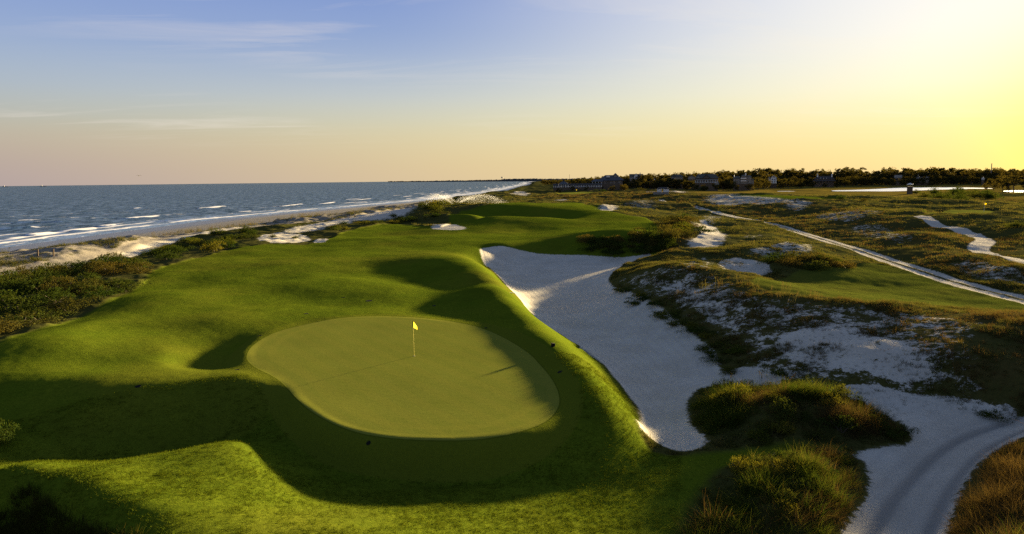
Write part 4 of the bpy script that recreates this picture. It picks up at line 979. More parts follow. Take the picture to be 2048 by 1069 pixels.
# ------------------------------------------------------------------ trees of the far wood
def tree_meshes(seed, kind):
    g = np.random.default_rng(seed); T = []; C = []; N = []
    lean = g.normal(0, .04, 2); hgt = .58 if kind == 'pine' else .36
    top = np.array([lean[0], lean[1], hgt]); T.append(tube([(0, 0, -.03), top * .5, top], .024, .012, 7))
    nl = 9 if kind == 'pine' else 10
    for i in range(nl):
        a = i * 2.4 + g.uniform(-.4, .4); b = top * g.uniform(.35, 1.0); ln = g.uniform(.12, .27) if kind == 'pine' else g.uniform(.16, .34)
        e = b + np.array([math.cos(a) * ln, math.sin(a) * ln, g.uniform(-.05, .30)]); mid = (b + e) / 2 + np.array([0, 0, -.02]); T.append(tube([b, mid, e], .010, .004, 5))
        for j in range(3 if kind == 'pine' else 4):
            c0 = e + g.normal(0, .06, 3) * np.array([1, 1, .7]); cr = g.uniform(.07, .12) if kind == 'pine' else g.uniform(.09, .15); k = 40
            d = g.normal(size=(k, 3)); d /= np.linalg.norm(d, axis=1, keepdims=True); C.append(c0 + d * cr * g.uniform(.5, 1.05, (k, 1)) * np.array([1.15, 1.15, .62])); N.append(d + g.normal(0, .6, d.shape))
    C = np.concatenate(C); C[:, 2] *= 1.0 / C[:, 2].max(); N = np.concatenate(N)
    return raw_mesh('crown', *quads_on(C, N, .028, g, .7), M_TREE), raw_mesh('trunk', *joinVF(T), M_BARK)
TREES = [tree_meshes(s, 'pine') for s in (1, 2, 3)] + [tree_meshes(s, 'oak') for s in (4, 5, 6)]
SKY_PX = [(1080,360.5),(1130,358),(1170,354.5),(1200,352),(1240,350),(1280,348),(1300,346.5),(1350,345),(1390,342.5),(1420,345),(1450,339.5),(1470,341),(1500,337),(1535,335.5),(1550,336.5),(1566,340.5),(1593,335),(1608,341),(1619,341.5),(1637,338),(1649,337),(1671,343.5),(1690,333.5),(1715,333.5),(1732,341.5),(1754,342.5),(1768,335),(1781,331),(1799,340.5),(1813,335),(1830,338),(1858,332.5),(1886,335),(1908,334.5),(1926,337.5),(1947,336.5),(1971,336),(2002,334.5),(2017,337.5),(2048,336),(2150,335),(2300,336),(2500,338)]
su = np.array([a for a, b in SKY_PX]); sv = np.array([b for a, b in SKY_PX])
DEP = ([1080,1140,1200,1300,1400,1500,1600,2048,2500], [1900,1300,1000,930,920,1020,1120,1120,1150])
gt = np.random.default_rng(300)
def plant_tree(u, depth, vtop, label, group, low=False):
    d = ray(u, vtop); t = depth / d[1]; x, y, zt = d[0] * t, depth, CAM_Z + d[2] * t
    z0 = max(gz1(x, y), .8); h = max(zt - z0, 5.0)
    ti = int(gt.integers(3, 6)) if low else int(gt.integers(6)); cr, tr = TREES[ti]
    label = ('low spreading tree ' if low else 'tall pine ' if ti < 3 else 'rounded tree ') + label
    e = link('tree'); e.location = (x, y, z0 - .2); e.rotation_euler = (0, 0, gt.uniform(0, 6.28)); w = h * gt.uniform(.85, 1.2) if not low else h * gt.uniform(1.1, 1.6)
    e.scale = (w, w, h); tag(e, label, 'tree', group); link('crown', cr, e); link('trunk', tr, e)
MARKS = [(1127, 'the open pavilion'), (1162, 'the white colonnade'), (1222, 'the clubhouse'), (1272, 'the peaked grey house'), (1305, 'the small white cottage'), (1354, 'the long low house'), (1413, 'the large shingled house'), (1487, 'the towered grey house'), (1547, 'the tall white house'), (1648, 'the dark two-chimney house'), (1796, 'the half-sunk grey roof'), (1845, 'the twin-gabled house'), (1966, 'the tiny white cottage')]
def section(u, row):
    i = int(np.argmin([abs(u - a) for a, _ in MARKS])); d = u - MARKS[i][0]
    far = ' far' if abs(d) > 45 else ''
    side = 'straight' if abs(d) < 7 else ((far + (' left' if d < 0 else ' right')).strip())
    where = {0: 'on the skyline', 1: 'in the middle row', 2: 'in the front row'}[row]
    return ((where + ' ' + side + (' behind ' if side == 'straight' else ' of ') + MARKS[i][1]), ('skyline trees of the far wood', 'middle row trees of the far wood', 'low trees at the foot of the far wood')[row])
u = 1085.0
while u < 2140:
    dp = np.interp(u, *DEP); v = np.interp(u, su, sv); lb, gr = section(u, 0); l1, g1 = section(u, 1)
    plant_tree(u, dp + gt.uniform(-10, 25), v + gt.uniform(-.3, .9), lb, gr)
    if u < 2120: plant_tree(u + gt.uniform(-4, 8), dp - gt.uniform(25, 70), v + gt.uniform(3.5, 9.5) * (1 if u > 1300 else .5), l1, g1)
    u += (15500 if u > 1340 else 9500) / dp * gt.uniform(.75, 1.25)
u = 1088.0
while u < 2120:            # lower trees at the foot of the wood
    dp = np.interp(u, *DEP); hz = CV - FPX * math.tan(PITCH) - (u - CU) * math.tan(ROLL); lb, gr = section(u, 2)
    plant_tree(u, dp - gt.uniform(70, 110), hz + gt.uniform(-2, 6) * (1 if u > 1300 else .6), lb, gr, True)
    u += 15500 / dp * gt.uniform(.8, 1.25)
def wood_mass():
    g = np.random.default_rng(330); n = 56000
    uu = g.uniform(1085, 2300, n); C = []
    for i in range(n):
        dp = np.interp(uu[i], *DEP) + g.uniform(-15, 60); v = np.interp(uu[i], su, sv) + .5 + 1.6 * abs(vnoise(uu[i] / 9, 0, 335))
        d = ray(uu[i], v); t = dp / d[1]; zt = CAM_Z + d[2] * t; z = (zt - 1.0) * (1 - .10 * abs(math.sin(uu[i] * .21)))
        C.append((d[0] * t, dp, max(1.0, z * g.uniform(.04, 1))))
    C = np.array(C); Vq, Fq = quads_on(C, g.normal(size=(n, 3)), 1.25, g, .8)
    o = mesh_obj('far_wood', Vq, Fq, M_TREE, kind='stuff', label='dark mass of foliage deeper in the far wood', category='wood')
wood_mass()
for u, dp, v in ((1118, 672, 378), (1145, 690, 377), (1172, 690, 377), (1200, 715, 372), (1225, 700, 371.5), (1247, 715, 368), (1260, 860, 361), (1290, 840, 359), (1314, 830, 360), (1330, 820, 355), (1346, 830, 358), (1370, 820, 357), (1390, 760, 366), (1410, 755, 368), (1432, 770, 366), (1446, 800, 357), (1457, 800, 354), (1472, 790, 367), (1500, 800, 367), (1516, 830, 357), (1527, 900, 355), (1535, 920, 360), (1562, 920, 362), (1578, 940, 356), (1600, 950, 358), (1625, 960, 364), (1650, 960, 365), (1674, 970, 362), (1690, 980, 357), (1785, 1000, 357), (1806, 1000, 358), (1828, 990, 362), (1862, 990, 362), (1250, 720, 371), (1278, 820, 363)):
    i_ = int(np.argmin([abs(u - a) for a, _ in MARKS])); d_ = u - MARKS[i_][0]
    plant_tree(u, dp, v, 'in front, at the ' + ('left end' if d_ < -6 else 'right end' if d_ > 6 else 'middle') + ' of ' + MARKS[i_][1], 'trees before the far buildings', True)
for u, dp, v in ((2030, 640, 341), (2052, 620, 339), (2008, 660, 349), (1990, 680, 356), (2080, 640, 338), (2110, 620, 338), (2020, 600, 356), (2050, 590, 352), (1975, 690, 362), (2150, 630, 338)):
    plant_tree(u, dp, v, 'in the dark nearer clump at the right edge before the wood', 'trees of the nearer clump', False)

# ------------------------------------------------------------------ built things
def paint(name, col, rough=.6): return simple(name, col, rough, .12, 3.0)
M_WHITE = paint('white_paint', (.72, .68, .60)); M_GREYW = paint('grey_shingle_wall', (.23, .205, .165), .85); M_BROWNW = paint('brown_shingle_wall', (.12, .095, .07), .85)
M_ROOFB = paint('blue_grey_roof', (.075, .082, .095), .7); M_ROOFG = paint('green_grey_roof', (.080, .080, .066), .8); M_ROOFD = paint('dark_roof', (.05, .045, .042), .8)
M_GLASS = NT('window_glass'); M_GLASS = M_GLASS.done(M_GLASS.bsdf((.02, .022, .025), .08, .6))
M_STEEL = paint('grey_steel', (.18, .18, .18), .5); M_WOOD = paint('weathered_wood', (.12, .085, .055), .9); M_BLACK = simple('black_plastic', (.012, .012, .012), .9, .12, 3.0, .05)
M_YELLOW = paint('yellow_paint', (.62, .52, .05), .5)
def boxVF(x0, x1, y0, y1, z0, z1):
    V = np.array([(x, y, z) for z in (z0, z1) for y in (y0, y1) for x in (x0, x1)], float)
    return V, np.array([(0, 2, 3, 1), (4, 5, 7, 6), (0, 1, 5, 4), (2, 6, 7, 3), (0, 4, 6, 2), (1, 3, 7, 5)])
def part(name, parent, VF, mat, label=None, smooth=False):
    V, F = VF; me = bpy.data.meshes.new(name)
    me.from_pydata([tuple(map(float, v)) for v in V], [], [tuple(int(i) for i in f) for f in F]); me.update(); me.materials.append(mat)
    if smooth: me.polygons.foreach_set('use_smooth', [True] * len(me.polygons))
    o = link(name, me, parent)
    if label: o['label'] = label
    return o
def multi(L):
    V = []; F = []
    for v, f in L:
        n = len(V); V += [tuple(p) for p in v]; F += [tuple(int(i) + n for i in q) for q in f]
    return V, F
def hip(x0, x1, y0, y1, z0, z1, ridge=.4, over=.5):
    """hipped roof with eaves thickness; ridge = share of the length"""
    x0 -= over; x1 += over; y0 -= over; y1 += over; cx, cy = (x0 + x1) / 2, (y0 + y1) / 2; r = (x1 - x0) * ridge / 2
    V = [(x0, y0, z0), (x1, y0, z0), (x1, y1, z0), (x0, y1, z0), (cx - r, cy, z1), (cx + r, cy, z1), (x0, y0, z0 - .3), (x1, y0, z0 - .3), (x1, y1, z0 - .3), (x0, y1, z0 - .3)]
    return V, [(0, 1, 5, 4), (1, 2, 5), (2, 3, 4, 5), (3, 0, 4), (9, 8, 7, 6), (6, 7, 1, 0), (7, 8, 2, 1), (8, 9, 3, 2), (9, 6, 0, 3)]
def gable(x0, x1, y0, y1, z0, z1, over=.5, front=True):
    """gabled roof slab; ridge along y when front (gable to the viewer), else along x"""
    t = .3
    if front:
        cx = (x0 + x1) / 2; x0 -= over; x1 += over; y0 -= over; y1 += over
        V = [(x, y, z) for y in (y0, y1) for x, z in ((x0, z0), (cx, z1), (x1, z0), (x1, z0 - t), (cx, z1 - t), (x0, z0 - t))]
    else:
        cy = (y0 + y1) / 2; x0 -= over; x1 += over; y0 -= over; y1 += over
        V = [(x, y, z) for x in (x0, x1) for y, z in ((y0, z0), (cy, z1), (y1, z0), (y1, z0 - t), (cy, z1 - t), (y0, z0 - t))]
    F = [(5, 4, 3, 2, 1, 0), (6, 7, 8, 9, 10, 11)] + [(i, (i + 1) % 6, 6 + (i + 1) % 6, 6 + i) for i in range(6)]
    return V, F
def gable_wall(x0, x1, y0, y1, z0, ze, zr):
    cx = (x0 + x1) / 2
    V = [(x, y, z) for y in (y0, y1) for x, z in ((x0, z0), (x1, z0), (x1, ze), (cx, zr), (x0, ze))]
    return V, [(0, 1, 2, 3, 4), (9, 8, 7, 6, 5)] + [(i, 5 + i, 5 + (i + 1) % 5, (i + 1) % 5) for i in range(5)]
def window(parent, x, z, w, h, y, trim=None):
    f = part('window', parent, multi([boxVF(x - w / 2 - .12, x + w / 2 + .12, y - .10, y + .02, z - .12, z), boxVF(x - w / 2 - .12, x + w / 2 + .12, y - .10, y + .02, z + h, z + h + .12), boxVF(x - w / 2 - .12, x - w / 2, y - .10, y + .02, z, z + h), boxVF(x + w / 2, x + w / 2 + .12, y - .10, y + .02, z, z + h)]), trim or M_WHITE)
    part('pane', f, boxVF(x - w / 2, x + w / 2, y - .05, y + .01, z, z + h), M_GLASS)
def posts(parent, xs, y, z0, z1, r=.14, mat=None):
    for x in xs: part('post', parent, boxVF(x - r, x + r, y - r, y + r, z0, z1), mat or M_WHITE)
def site(name, u, depth, label, cat, vbase=None, z=None, group=None):
    d = ray(u, 380); t = depth / d[1]; x = d[0] * t
    if vbase is not None:
        d = ray(u, vbase); t = depth / d[1]; x = d[0] * t; z = CAM_Z + d[2] * t
    e = link(name); e.location = (x, depth, gz1(x, depth) if z is None else z); e.rotation_euler = (0, 0, -math.atan2(x, depth)); tag(e, label, cat, group); return e
def plinth(e, x0, x1, y0, y1, mat=None):
    """stilts or base wall down to the ground"""
    g0 = gz1(e.location.x, e.location.y) - e.location.z - .6
    if g0 < -.3: part('base_wall', e, boxVF(x0, x1, y0, y1, g0, 0), mat or M_WOOD)
K = lambda depth: depth / FPX           # metres per photograph pixel at that depth

# round-roofed pavilion and the white colonnade
e = site('pavilion', 1127, 700, 'open pavilion with blue-grey hipped roof and dark cupola beside the white colonnade', 'pavilion', vbase=376)
plinth(e, -5, 5, -5, 5)
part('deck', e, boxVF(-5.2, 5.2, -5.2, 5.2, 0, .4), M_WOOD)
posts(e, (-4.5, -2.2, 0, 2.2, 4.5), -4.6, .4, 3.6, .18); posts(e, (-4.5, 4.5), 4.6, .4, 3.6, .18)
rf = part('roof', e, hip(-4.6, 4.6, -4.6, 4.6, 3.7, 6.6, .12, .8), M_ROOFB)
part('cupola', rf, multi([boxVF(-.8, .8, -.8, .8, 6.3, 8.0)]), M_ROOFD); part('cupola_roof', rf, hip(-.8, .8, -.8, .8, 8.1, 9.0, .05, .35), M_ROOFB)
e = site('colonnade', 1160, 715, 'long dark gallery with a row of white posts left of the clubhouse', 'colonnade', vbase=376)
plinth(e, -27, 22, -2, 3)
part('deck', e, boxVF(-27, 22, -2.2, 3, 0, .35), M_WOOD); part('back_wall', e, boxVF(-27, 22, 2.2, 2.8, .35, 3.0), M_BROWNW); part('roof', e, gable(-27, 22, -2, 3, 3.1, 4.3, .4, False), M_ROOFD)
gq = np.random.default_rng(5)
for xx in np.linspace(-26.5, 21.5, 30):
    if abs(xx + 16) > 1.0: part('post', e, boxVF(xx - .28, xx + .28, -1.9, -1.5, .35, 2.9 - gq.uniform(0, .5)), M_WHITE)
part('rail', e, boxVF(-27, 22, -1.75, -1.65, 1.2, 1.32), M_WHITE)
# clubhouse with the steep roof and round white gable
e = site('clubhouse', 1222, 740, 'clubhouse with steep blue-grey roof and round white gable', 'building', vbase=369)
plinth(e, -12, 12, -6, 8)
part('wall', e, boxVF(-12, 12, -4, 8, 0, 4.2), M_BROWNW)
rf = part('roof', e, hip(-12, 12, -4, 8, 4.2, 9.6, .45, 1.6), M_ROOFB)
part('gable', rf, multi([([(2 * math.cos(a) - 3, -4.2, 7.6 + 1.8 * math.sin(a) - .3) for a in np.linspace(0, math.pi, 9)] + [(2 * math.cos(a) - 3, -.5, 7.6 + 1.8 * math.sin(a) - .3) for a in np.linspace(0, math.pi, 9)], [tuple(range(9))[::-1], tuple(range(9, 18))] + [(i, i + 1, i + 10, i + 9) for i in range(8)] + [(0, 9, 17, 8)])]), M_WHITE)
part('tower', e, boxVF(3, 6, -1, 3, 4.5, 9.8), M_GREYW); part('tower_roof', e, hip(3, 6, -1, 3, 9.9, 11.6, .1, .5), M_ROOFB)
part('porch_roof', e, hip(-20, -8, -7, 2, 3.2, 5.6, .4, .6), M_ROOFB); posts(e, (-19, -16, -13, -10), -6.6, 0, 3.1, .2)
for xx in (-9, -6, 0, 3, 9): window(e, xx, 1.2, 1.4, 1.8, -4)
# houses in the wood
e = site('house', 1272, 900, 'grey shingled house with a peaked centre gable above the far scrub', 'house', vbase=362)
plinth(e, -8, 8, -4, 5); part('wall', e, boxVF(-8, 8, -4, 5, 0, 5.5), M_GREYW); rf = part('roof', e, gable(-8, 8, -4, 5, 5.6, 8.6, .6, False), M_ROOFG)
part('gable_wall', e, gable_wall(-2.4, 2.4, -5, 0, 0, 6.6, 9.2), M_WHITE); part('gable_roof', e, gable(-2.4, 2.4, -5, 0, 6.7, 9.5, .4, True), M_ROOFG)
part('chimney', rf, boxVF(4.5, 5.6, -.5, .8, 7, 10.2), M_WHITE)
for xx in (-6, -4, 4.2, 6.3): window(e, xx, 3.2, 1.1, 1.5, -4); window(e, xx, .8, 1.1, 1.5, -4)
window(e, 0, 3.4, 1.4, 2.0, -5)
e = site('house', 1305, 880, 'small white cottage among trees right of the peaked grey house', 'house', vbase=362)
plinth(e, -3.2, 3.2, -3, 3); part('wall', e, gable_wall(-3, 3, -3, 3, 0, 2.8, 4.6), M_WHITE); part('roof', e, gable(-3, 3, -3, 3, 2.9, 4.9, .4, True), M_ROOFG); window(e, -1.2, .9, .9, 1.2, -3); window(e, 1.2, .9, .9, 1.2, -3)
e = site('house', 1354, 860, 'long low grey-roofed house half hidden in the trees left of the large house', 'house', vbase=359)
plinth(e, -7, 7, -3, 4); part('wall', e, boxVF(-7, 7, -3, 4, 0, 3.0), M_GREYW); rf = part('roof', e, hip(-7, 7, -3, 4, 3.1, 5.8, .55, .7), M_ROOFG); part('chimney', rf, boxVF(-.6, .4, -.4, .5, 5, 6.6), M_GREYW)
for xx in (-5, -2.4, 2.4, 5): window(e, xx, .9, 1.1, 1.4, -3)
e = site('house', 1383, 850, 'small grey gabled house touching the left end of the large house', 'house', vbase=359)
plinth(e, -4, 4, -3, 3); part('wall', e, gable_wall(-4, 4, -3, 3, 0, 2.6, 4.6), M_GREYW); part('roof', e, gable(-4, 4, -3, 3, 2.7, 4.9, .5, True), M_ROOFG); window(e, 0, .9, 1.2, 1.4, -3)
e = site('house', 1413, 800, 'large shingled house with wide grey-green roof, arched centre gable and white porches', 'house', vbase=366)
plinth(e, -12.5, 12.5, -6, 6); part('wall', e, boxVF(-12, 12, -4, 6, 0, 5.2), M_BROWNW); rf = part('roof', e, hip(-12, 12, -4, 6, 5.3, 9.8, .72, .9), M_ROOFG)
part('gable_wall', rf, gable_wall(-3.6, 3.2, -5.4, 0, 5.0, 5.6, 9.0), M_BROWNW); part('gable_roof', rf, gable(-3.6, 3.2, -5.4, 0, 5.7, 9.4, .6, True), M_ROOFG)
part('gable', rf, gable_wall(-10.5, -7.5, -4.6, 0, 5.0, 5.6, 8.0), M_GREYW)
part('porch_deck', e, boxVF(-12.5, 12.5, -6.6, -4, .1, .4), M_WHITE); part('porch_rail', e, boxVF(-12.5, 12.5, -6.6, -6.45, 1.2, 1.35), M_WHITE); part('porch_roof', e, hip(-12.5, 12.5, -6.6, -4.1, 3.2, 3.9, .9, .2), M_GREYW)
posts(e, np.linspace(-12.2, 12.2, 10), -6.4, .4, 3.0, .2)
for xx in (-10, -7.5, -5, -2, 2, 5, 7.5, 10): window(e, xx, 1.0, 1.3, 1.7, -4, M_GREYW)
part('side_porch', e, boxVF(7.6, 13.5, -7.5, -5.5, -2.2, .05), M_GREYW)
e = site('house', 1487, 830, 'grey two-storey house with square tower, balconies and white chimneys', 'house', vbase=368)
plinth(e, -11.5, 11.5, -5, 6); part('wall', e, boxVF(-11.5, -3, -3, 6, 0, 6.0), M_GREYW); part('roof', e, hip(-11.5, -3, -3, 6, 6.1, 9.0, .4, .6), M_ROOFG)
part('tower', e, boxVF(-3, 3, -5, 5, 0, 8.8), M_GREYW); part('tower_roof', e, hip(-3, 3, -5, 5, 8.9, 10.6, .1, .5), M_ROOFG)
part('wing', e, boxVF(3, 8.6, -3.4, 6, 0, 8.2), M_GREYW); part('wing_roof', e, hip(3, 8.6, -3.4, 6, 8.3, 9.8, .3, .5), M_ROOFG); part('annex', e, boxVF(8.6, 11.5, -2, 5, 0, 4.2), M_GREYW); part('annex_roof', e, hip(8.6, 11.5, -2, 5, 4.3, 6.2, .1, .4), M_ROOFG)
part('chimney', e, boxVF(1.4, 2.9, 0, 1.5, 9.5, 12.4), M_WHITE); part('chimney', e, boxVF(-11.2, -10.2, 1, 2, 6.8, 10.4), M_WHITE)
for zf in (2.8, 5.6): part('balcony', e, multi([boxVF(-3.1, 3.1, -6.4, -5, zf, zf + .25), boxVF(-3.1, 3.1, -6.4, -6.3, zf + .25, zf + 1.2)]), M_WHITE)
for xx, zz, yy in ((-1.4, 3.3, -5), (1.4, 3.3, -5), (-1.4, 6.1, -5), (1.4, 6.1, -5), (4.4, 5, -3.4), (6.8, 5, -3.4), (5.6, 1.6, -3.4), (-9, 3.2, -3), (-6, 3.2, -3)): window(e, xx, zz, 1.3, 1.7, yy)
e = site('house', 1547, 960, 'tall narrow white house with open triangular gable above the marsh edge', 'house', vbase=368)
plinth(e, -4, 4, -4, 5); part('wall', e, gable_wall(-3.6, 3.6, -4, 5, 0, 8.0, 11.4), M_WHITE); part('roof', e, gable(-3.6, 3.6, -4, 5, 8.1, 11.8, .6, True), M_GREYW)
part('side_wing', e, boxVF(-7.5, -3.6, -2, 5, 0, 6.5), M_WHITE); part('side_roof', e, hip(-7.5, -3.6, -2, 5, 6.6, 9.2, .2, .5), M_GREYW); part('gable_shade', e, ([(-1.7, -4.06, 8.4), (1.7, -4.06, 8.4), (0, -4.06, 10.3), (-1.7, -3.98, 8.4), (1.7, -3.98, 8.4), (0, -3.98, 10.3)], [(0, 1, 2), (5, 4, 3), (0, 3, 4, 1), (1, 4, 5, 2), (2, 5, 3, 0)]), M_BLACK)  # flat black triangle holds the shade inside the open gable
for xx, zz in ((-1.6, 5.0), (1.6, 5.0), (-1.6, 1.8), (1.6, 1.8)): window(e, xx, zz, 1.1, 1.7, -4, M_GREYW)
part('deck', e, boxVF(-8, 4, -6, -4, .9, 1.2), M_WHITE)
e = site('house', 1648, 1000, 'wide dark house with two pale chimneys and three roof dormers in the wood', 'house', vbase=367)
plinth(e, -13, 13, -5, 6); part('wall', e, boxVF(-13, 13, -4, 6, 0, 6.0), M_BROWNW); rf = part('roof', e, hip(-13, 13, -4, 6, 6.1, 10.2, .6, .8), M_ROOFD)
for xx in (-4.5, -.8, 3): 
    dm = part('dormer', rf, gable_wall(xx - .9, xx + .9, -3.6, 0, 6.6, 7.9, 8.7), M_ROOFD); part('pane', dm, boxVF(xx - .6, xx + .6, -3.66, -3.55, 6.9, 7.8), M_WHITE)
part('chimney', rf, boxVF(-9.6, -8.0, -1, .6, 8, 13.0), M_WHITE); part('chimney', rf, boxVF(9.0, 10.6, -1, .6, 8, 13.0), M_WHITE)
part('porch_roof', e, hip(-15, 15, -8, -4, 3.3, 4.4, .9, .2), M_ROOFD); posts(e, np.linspace(-14, 14, 8), -7.6, 0, 3.2, .2, M_BROWNW)
for xx in (-10, -6, -2, 2, 6, 10): window(e, xx, 1.0, 1.3, 1.6, -4, M_BROWNW)
e = site('house', 1796, 1040, 'sloping grey roof of a house half sunk in the trees behind the lagoon', 'house', vbase=362)
plinth(e, -4.5, 4.5, -3, 4); part('wall', e, boxVF(-4.5, 4.5, -3, 4, 0, 4.5), M_BROWNW); part('roof', e, gable(-4.5, 4.5, -3, 4, 4.6, 8.4, .6, False), M_GREYW); window(e, -2, 1.5, 1.1, 1.5, -3); window(e, 2, 1.5, 1.1, 1.5, -3)
e = site('house', 1845, 1030, 'pale grey house with twin gables and balcony in the wood behind the lagoon', 'house', vbase=366)
plinth(e, -9, 9, -4, 5); part('wall', e, boxVF(-8, 8, -3, 5, 0, 6.0), M_GREYW); part('roof', e, gable(-8, 8, -3, 5, 6.1, 8.6, .5, False), M_ROOFG)
for xx in (-5, 5): part('gable_wall', e, gable_wall(xx - 2.6, xx + 2.6, -4.4, 0, 0, 7.2, 9.8), M_GREYW); part('gable_roof', e, gable(xx - 2.6, xx + 2.6, -4.4, 0, 7.3, 10.1, .4, True), M_ROOFG); window(e, xx, 4.6, 1.4, 1.8, -4.4); window(e, xx, 1.2, 1.4, 1.8, -4.4)
part('balcony', e, multi([boxVF(-2.4, 2.4, -4.6, -3, 3.0, 3.25), boxVF(-2.4, 2.4, -4.6, -4.5, 3.25, 4.2)]), M_WHITE); window(e, 0, 3.6, 1.6, 2.0, -3); part('chimney', e, boxVF(-6.5, -5.4, 1, 2, 8, 12), M_GREYW)
e = site('house', 1966, 1000, 'tiny white steep-gabled cottage alone in the dusky wood at right', 'house', vbase=360)
plinth(e, -1.8, 1.8, -2, 2); part('wall', e, gable_wall(-1.7, 1.7, -2, 2, 0, 2.2, 4.4), M_WHITE); part('roof', e, gable(-1.7, 1.7, -2, 2, 2.3, 4.7, .3, True), M_GREYW); window(e, 0, .8, .8, 1.0, -2)
e = site('shelter', 1322, 470, 'low grey-roofed shelter with white walls on the links before the wood', 'shelter', vbase=384.5)
plinth(e, -5, 5, -2, 2, M_GREYW); part('wall', e, boxVF(-2.6, .0, -1.6, 2, 0, 2.3), M_WHITE); part('wall', e, boxVF(1.8, 5.2, -1.6, 2, 0, 2.3), M_WHITE); part('roof', e, hip(-2.6, 5.2, -1.6, 2, 2.35, 3.2, .6, .4), M_ROOFD); posts(e, (-2.4, .2, 1.6), -1.9, 0, 2.3, .12); part('terrace', e, boxVF(-10, -2.6, -1.2, 1.2, -.1, .25), M_GREYW)
e = site('dock_pavilion', 1820, 600, 'small white-roofed dock pavilion in front of the lagoon', 'pavilion', vbase=373.5)
plinth(e, -2.2, 2.2, -2, 2); posts(e, (-1.9, 0, 1.9), -1.8, 0, 1.7, .12, M_WOOD); posts(e, (-1.9, 1.9), 1.8, 0, 1.7, .12, M_WOOD); part('roof', e, hip(-2, 2, -2, 2, 1.8, 2.9, .2, .5), M_WHITE); part('deck', e, boxVF(-2.2, 2.2, -2.2, 2.2, -.1, .15), M_WOOD)
# masts, water tower
def mast(u, vb, vt, depth, w, label):
    e = site('radio_mast', u, depth, label, 'mast', vbase=vb); h = (vb - vt) * K(depth)
    part('shaft', e, tube([(0, 0, -20), (0, 0, h * .5), (0, 0, h)], w, w * .7, 8), M_STEEL); part('antenna', e, boxVF(-w * 1.6, w * 1.6, -w, w, h * .88, h * .93), M_STEEL)
mast(1139, 358, 349.5, 1500, .30, 'thin radio mast standing above the left end of the wood'); mast(1983, 336, 327.5, 1080, .7, 'short thick mast rising from the wood near the sun glow')
e = site('water_tower', 1004, 6500, 'tiny round water tower on the far headland', 'water tower', vbase=359)
part('leg', e, tube([(0, 0, -10), (0, 0, 14)], 2.2, 1.6, 8), M_STEEL)
sp = [(9 * math.sin(b) * math.cos(a), 9 * math.sin(b) * math.sin(a), 17 + 6.5 * math.cos(b)) for b in np.linspace(.02, math.pi - .02, 7) for a in np.linspace(0, 2 * math.pi, 13)[:-1]]
part('tank', e, (sp, [(i * 12 + j, (i + 1) * 12 + j, (i + 1) * 12 + (j + 1) % 12, i * 12 + (j + 1) % 12) for i in range(6) for j in range(12)]), M_STEEL, None, True)
# far headland: low land with a wooded skyline
def headland():
    g = np.random.default_rng(401); uu = np.linspace(776, 1180, 260); dep = np.interp(uu, [776, 900, 1180], [12500, 9500, 5200]); V = []; F = []
    top = np.interp(uu, [776, 830, 900, 1000, 1010, 1060, 1100, 1180], [363.0, 362.6, 361.6, 359.8, 358.2, 357.6, 358.0, 357.4])
    for i, u_ in enumerate(uu):
        tv = top[i] + .35 * g.normal() - .3 * abs(vnoise(u_ / 7, 0, 402)); d = ray(u_, tv); t = dep[i] / d[1]; zt = max(CAM_Z + d[2] * t, 2.0); x_ = d[0] * t; k = dep[i]
        V += [(x_, k, -1), (x_, k + 30, zt * .75), (x_ * 1.03, k * 1.03, zt), (x_ * 1.1, k * 1.1, -1)]
    for i in range(len(uu) - 1):
        for j in range(3): F.append((i * 4 + j, i * 4 + 4 + j, i * 4 + 5 + j, i * 4 + 1 + j))
    o = mesh_obj('far_headland', V, F, simple('headland_wood', (.035, .036, .030), .95, .3, .01), kind='structure', label='low dark wooded headland on the sea horizon', category='headland')
headland()
# ships
for u_, vb, wd in ((10, 371.6, 60), (86, 370.8, 75)):
    dp = 9000; d = ray(u_, vb); t = dp / d[1]; e = link('ship'); e.location = (d[0] * t, dp, .0); e.rotation_euler = (0, 0, .4); tag(e, 'tiny grey ship on the horizon at the left edge' if u_ < 50 else 'tiny grey ship on the horizon right of the other ship', 'ship', 'ships on the horizon')
    L_ = wd; part('hull', e, ([(-L_ / 2, -5, 0), (L_ / 2 - 8, -5, 0), (L_ / 2, 0, 0), (L_ / 2 - 8, 5, 0), (-L_ / 2, 5, 0), (-L_ / 2, -5, 7), (L_ / 2 - 6, -5, 7), (L_ / 2 + 4, 0, 9), (L_ / 2 - 6, 5, 7), (-L_ / 2, 5, 7)], [(4, 3, 2, 1, 0), (5, 6, 7, 8, 9), (0, 1, 6, 5), (1, 2, 7, 6), (2, 3, 8, 7), (3, 4, 9, 8), (4, 0, 5, 9)]), M_STEEL)
    part('bridge', e, boxVF(-L_ * .3, -L_ * .12, -4, 4, 7, 16), M_WHITE); part('funnel', e, boxVF(-L_ * .24, -L_ * .19, -1.5, 1.5, 16, 21), M_STEEL)
# gull
d = ray(278, 352.5); t = 150 / d[1]; e = link('gull'); e.location = (d[0] * t, 150, CAM_Z + d[2] * t); e.rotation_euler = (.1, .05, 1.2 - 1.2); tag(e, 'lone gull gliding above the sea horizon at left', 'bird')
MG = paint('gull_feathers', (.10, .095, .09), .9)
part('body', e, tube([(0, .22, .0), (0, .12, .0), (0, -.08, .0), (0, -.24, .02)], .045, .02, 8), MG, None, True)
for sgn in (-1, 1): part('wing', e, ([(0, .10, .02), (sgn * .28, .13, .16), (sgn * .62, .0, .06), (sgn * .30, -.02, .15), (0, -.10, .02), (0, .10, .045), (sgn * .28, .13, .185), (sgn * .30, -.02, .175), (0, -.10, .045)], [(0, 1, 3, 4), (1, 2, 3), (5, 8, 7, 6), (6, 7, 2), (0, 5, 6, 1), (4, 3, 7, 8), (1, 6, 2), (3, 2, 7)]), MG)
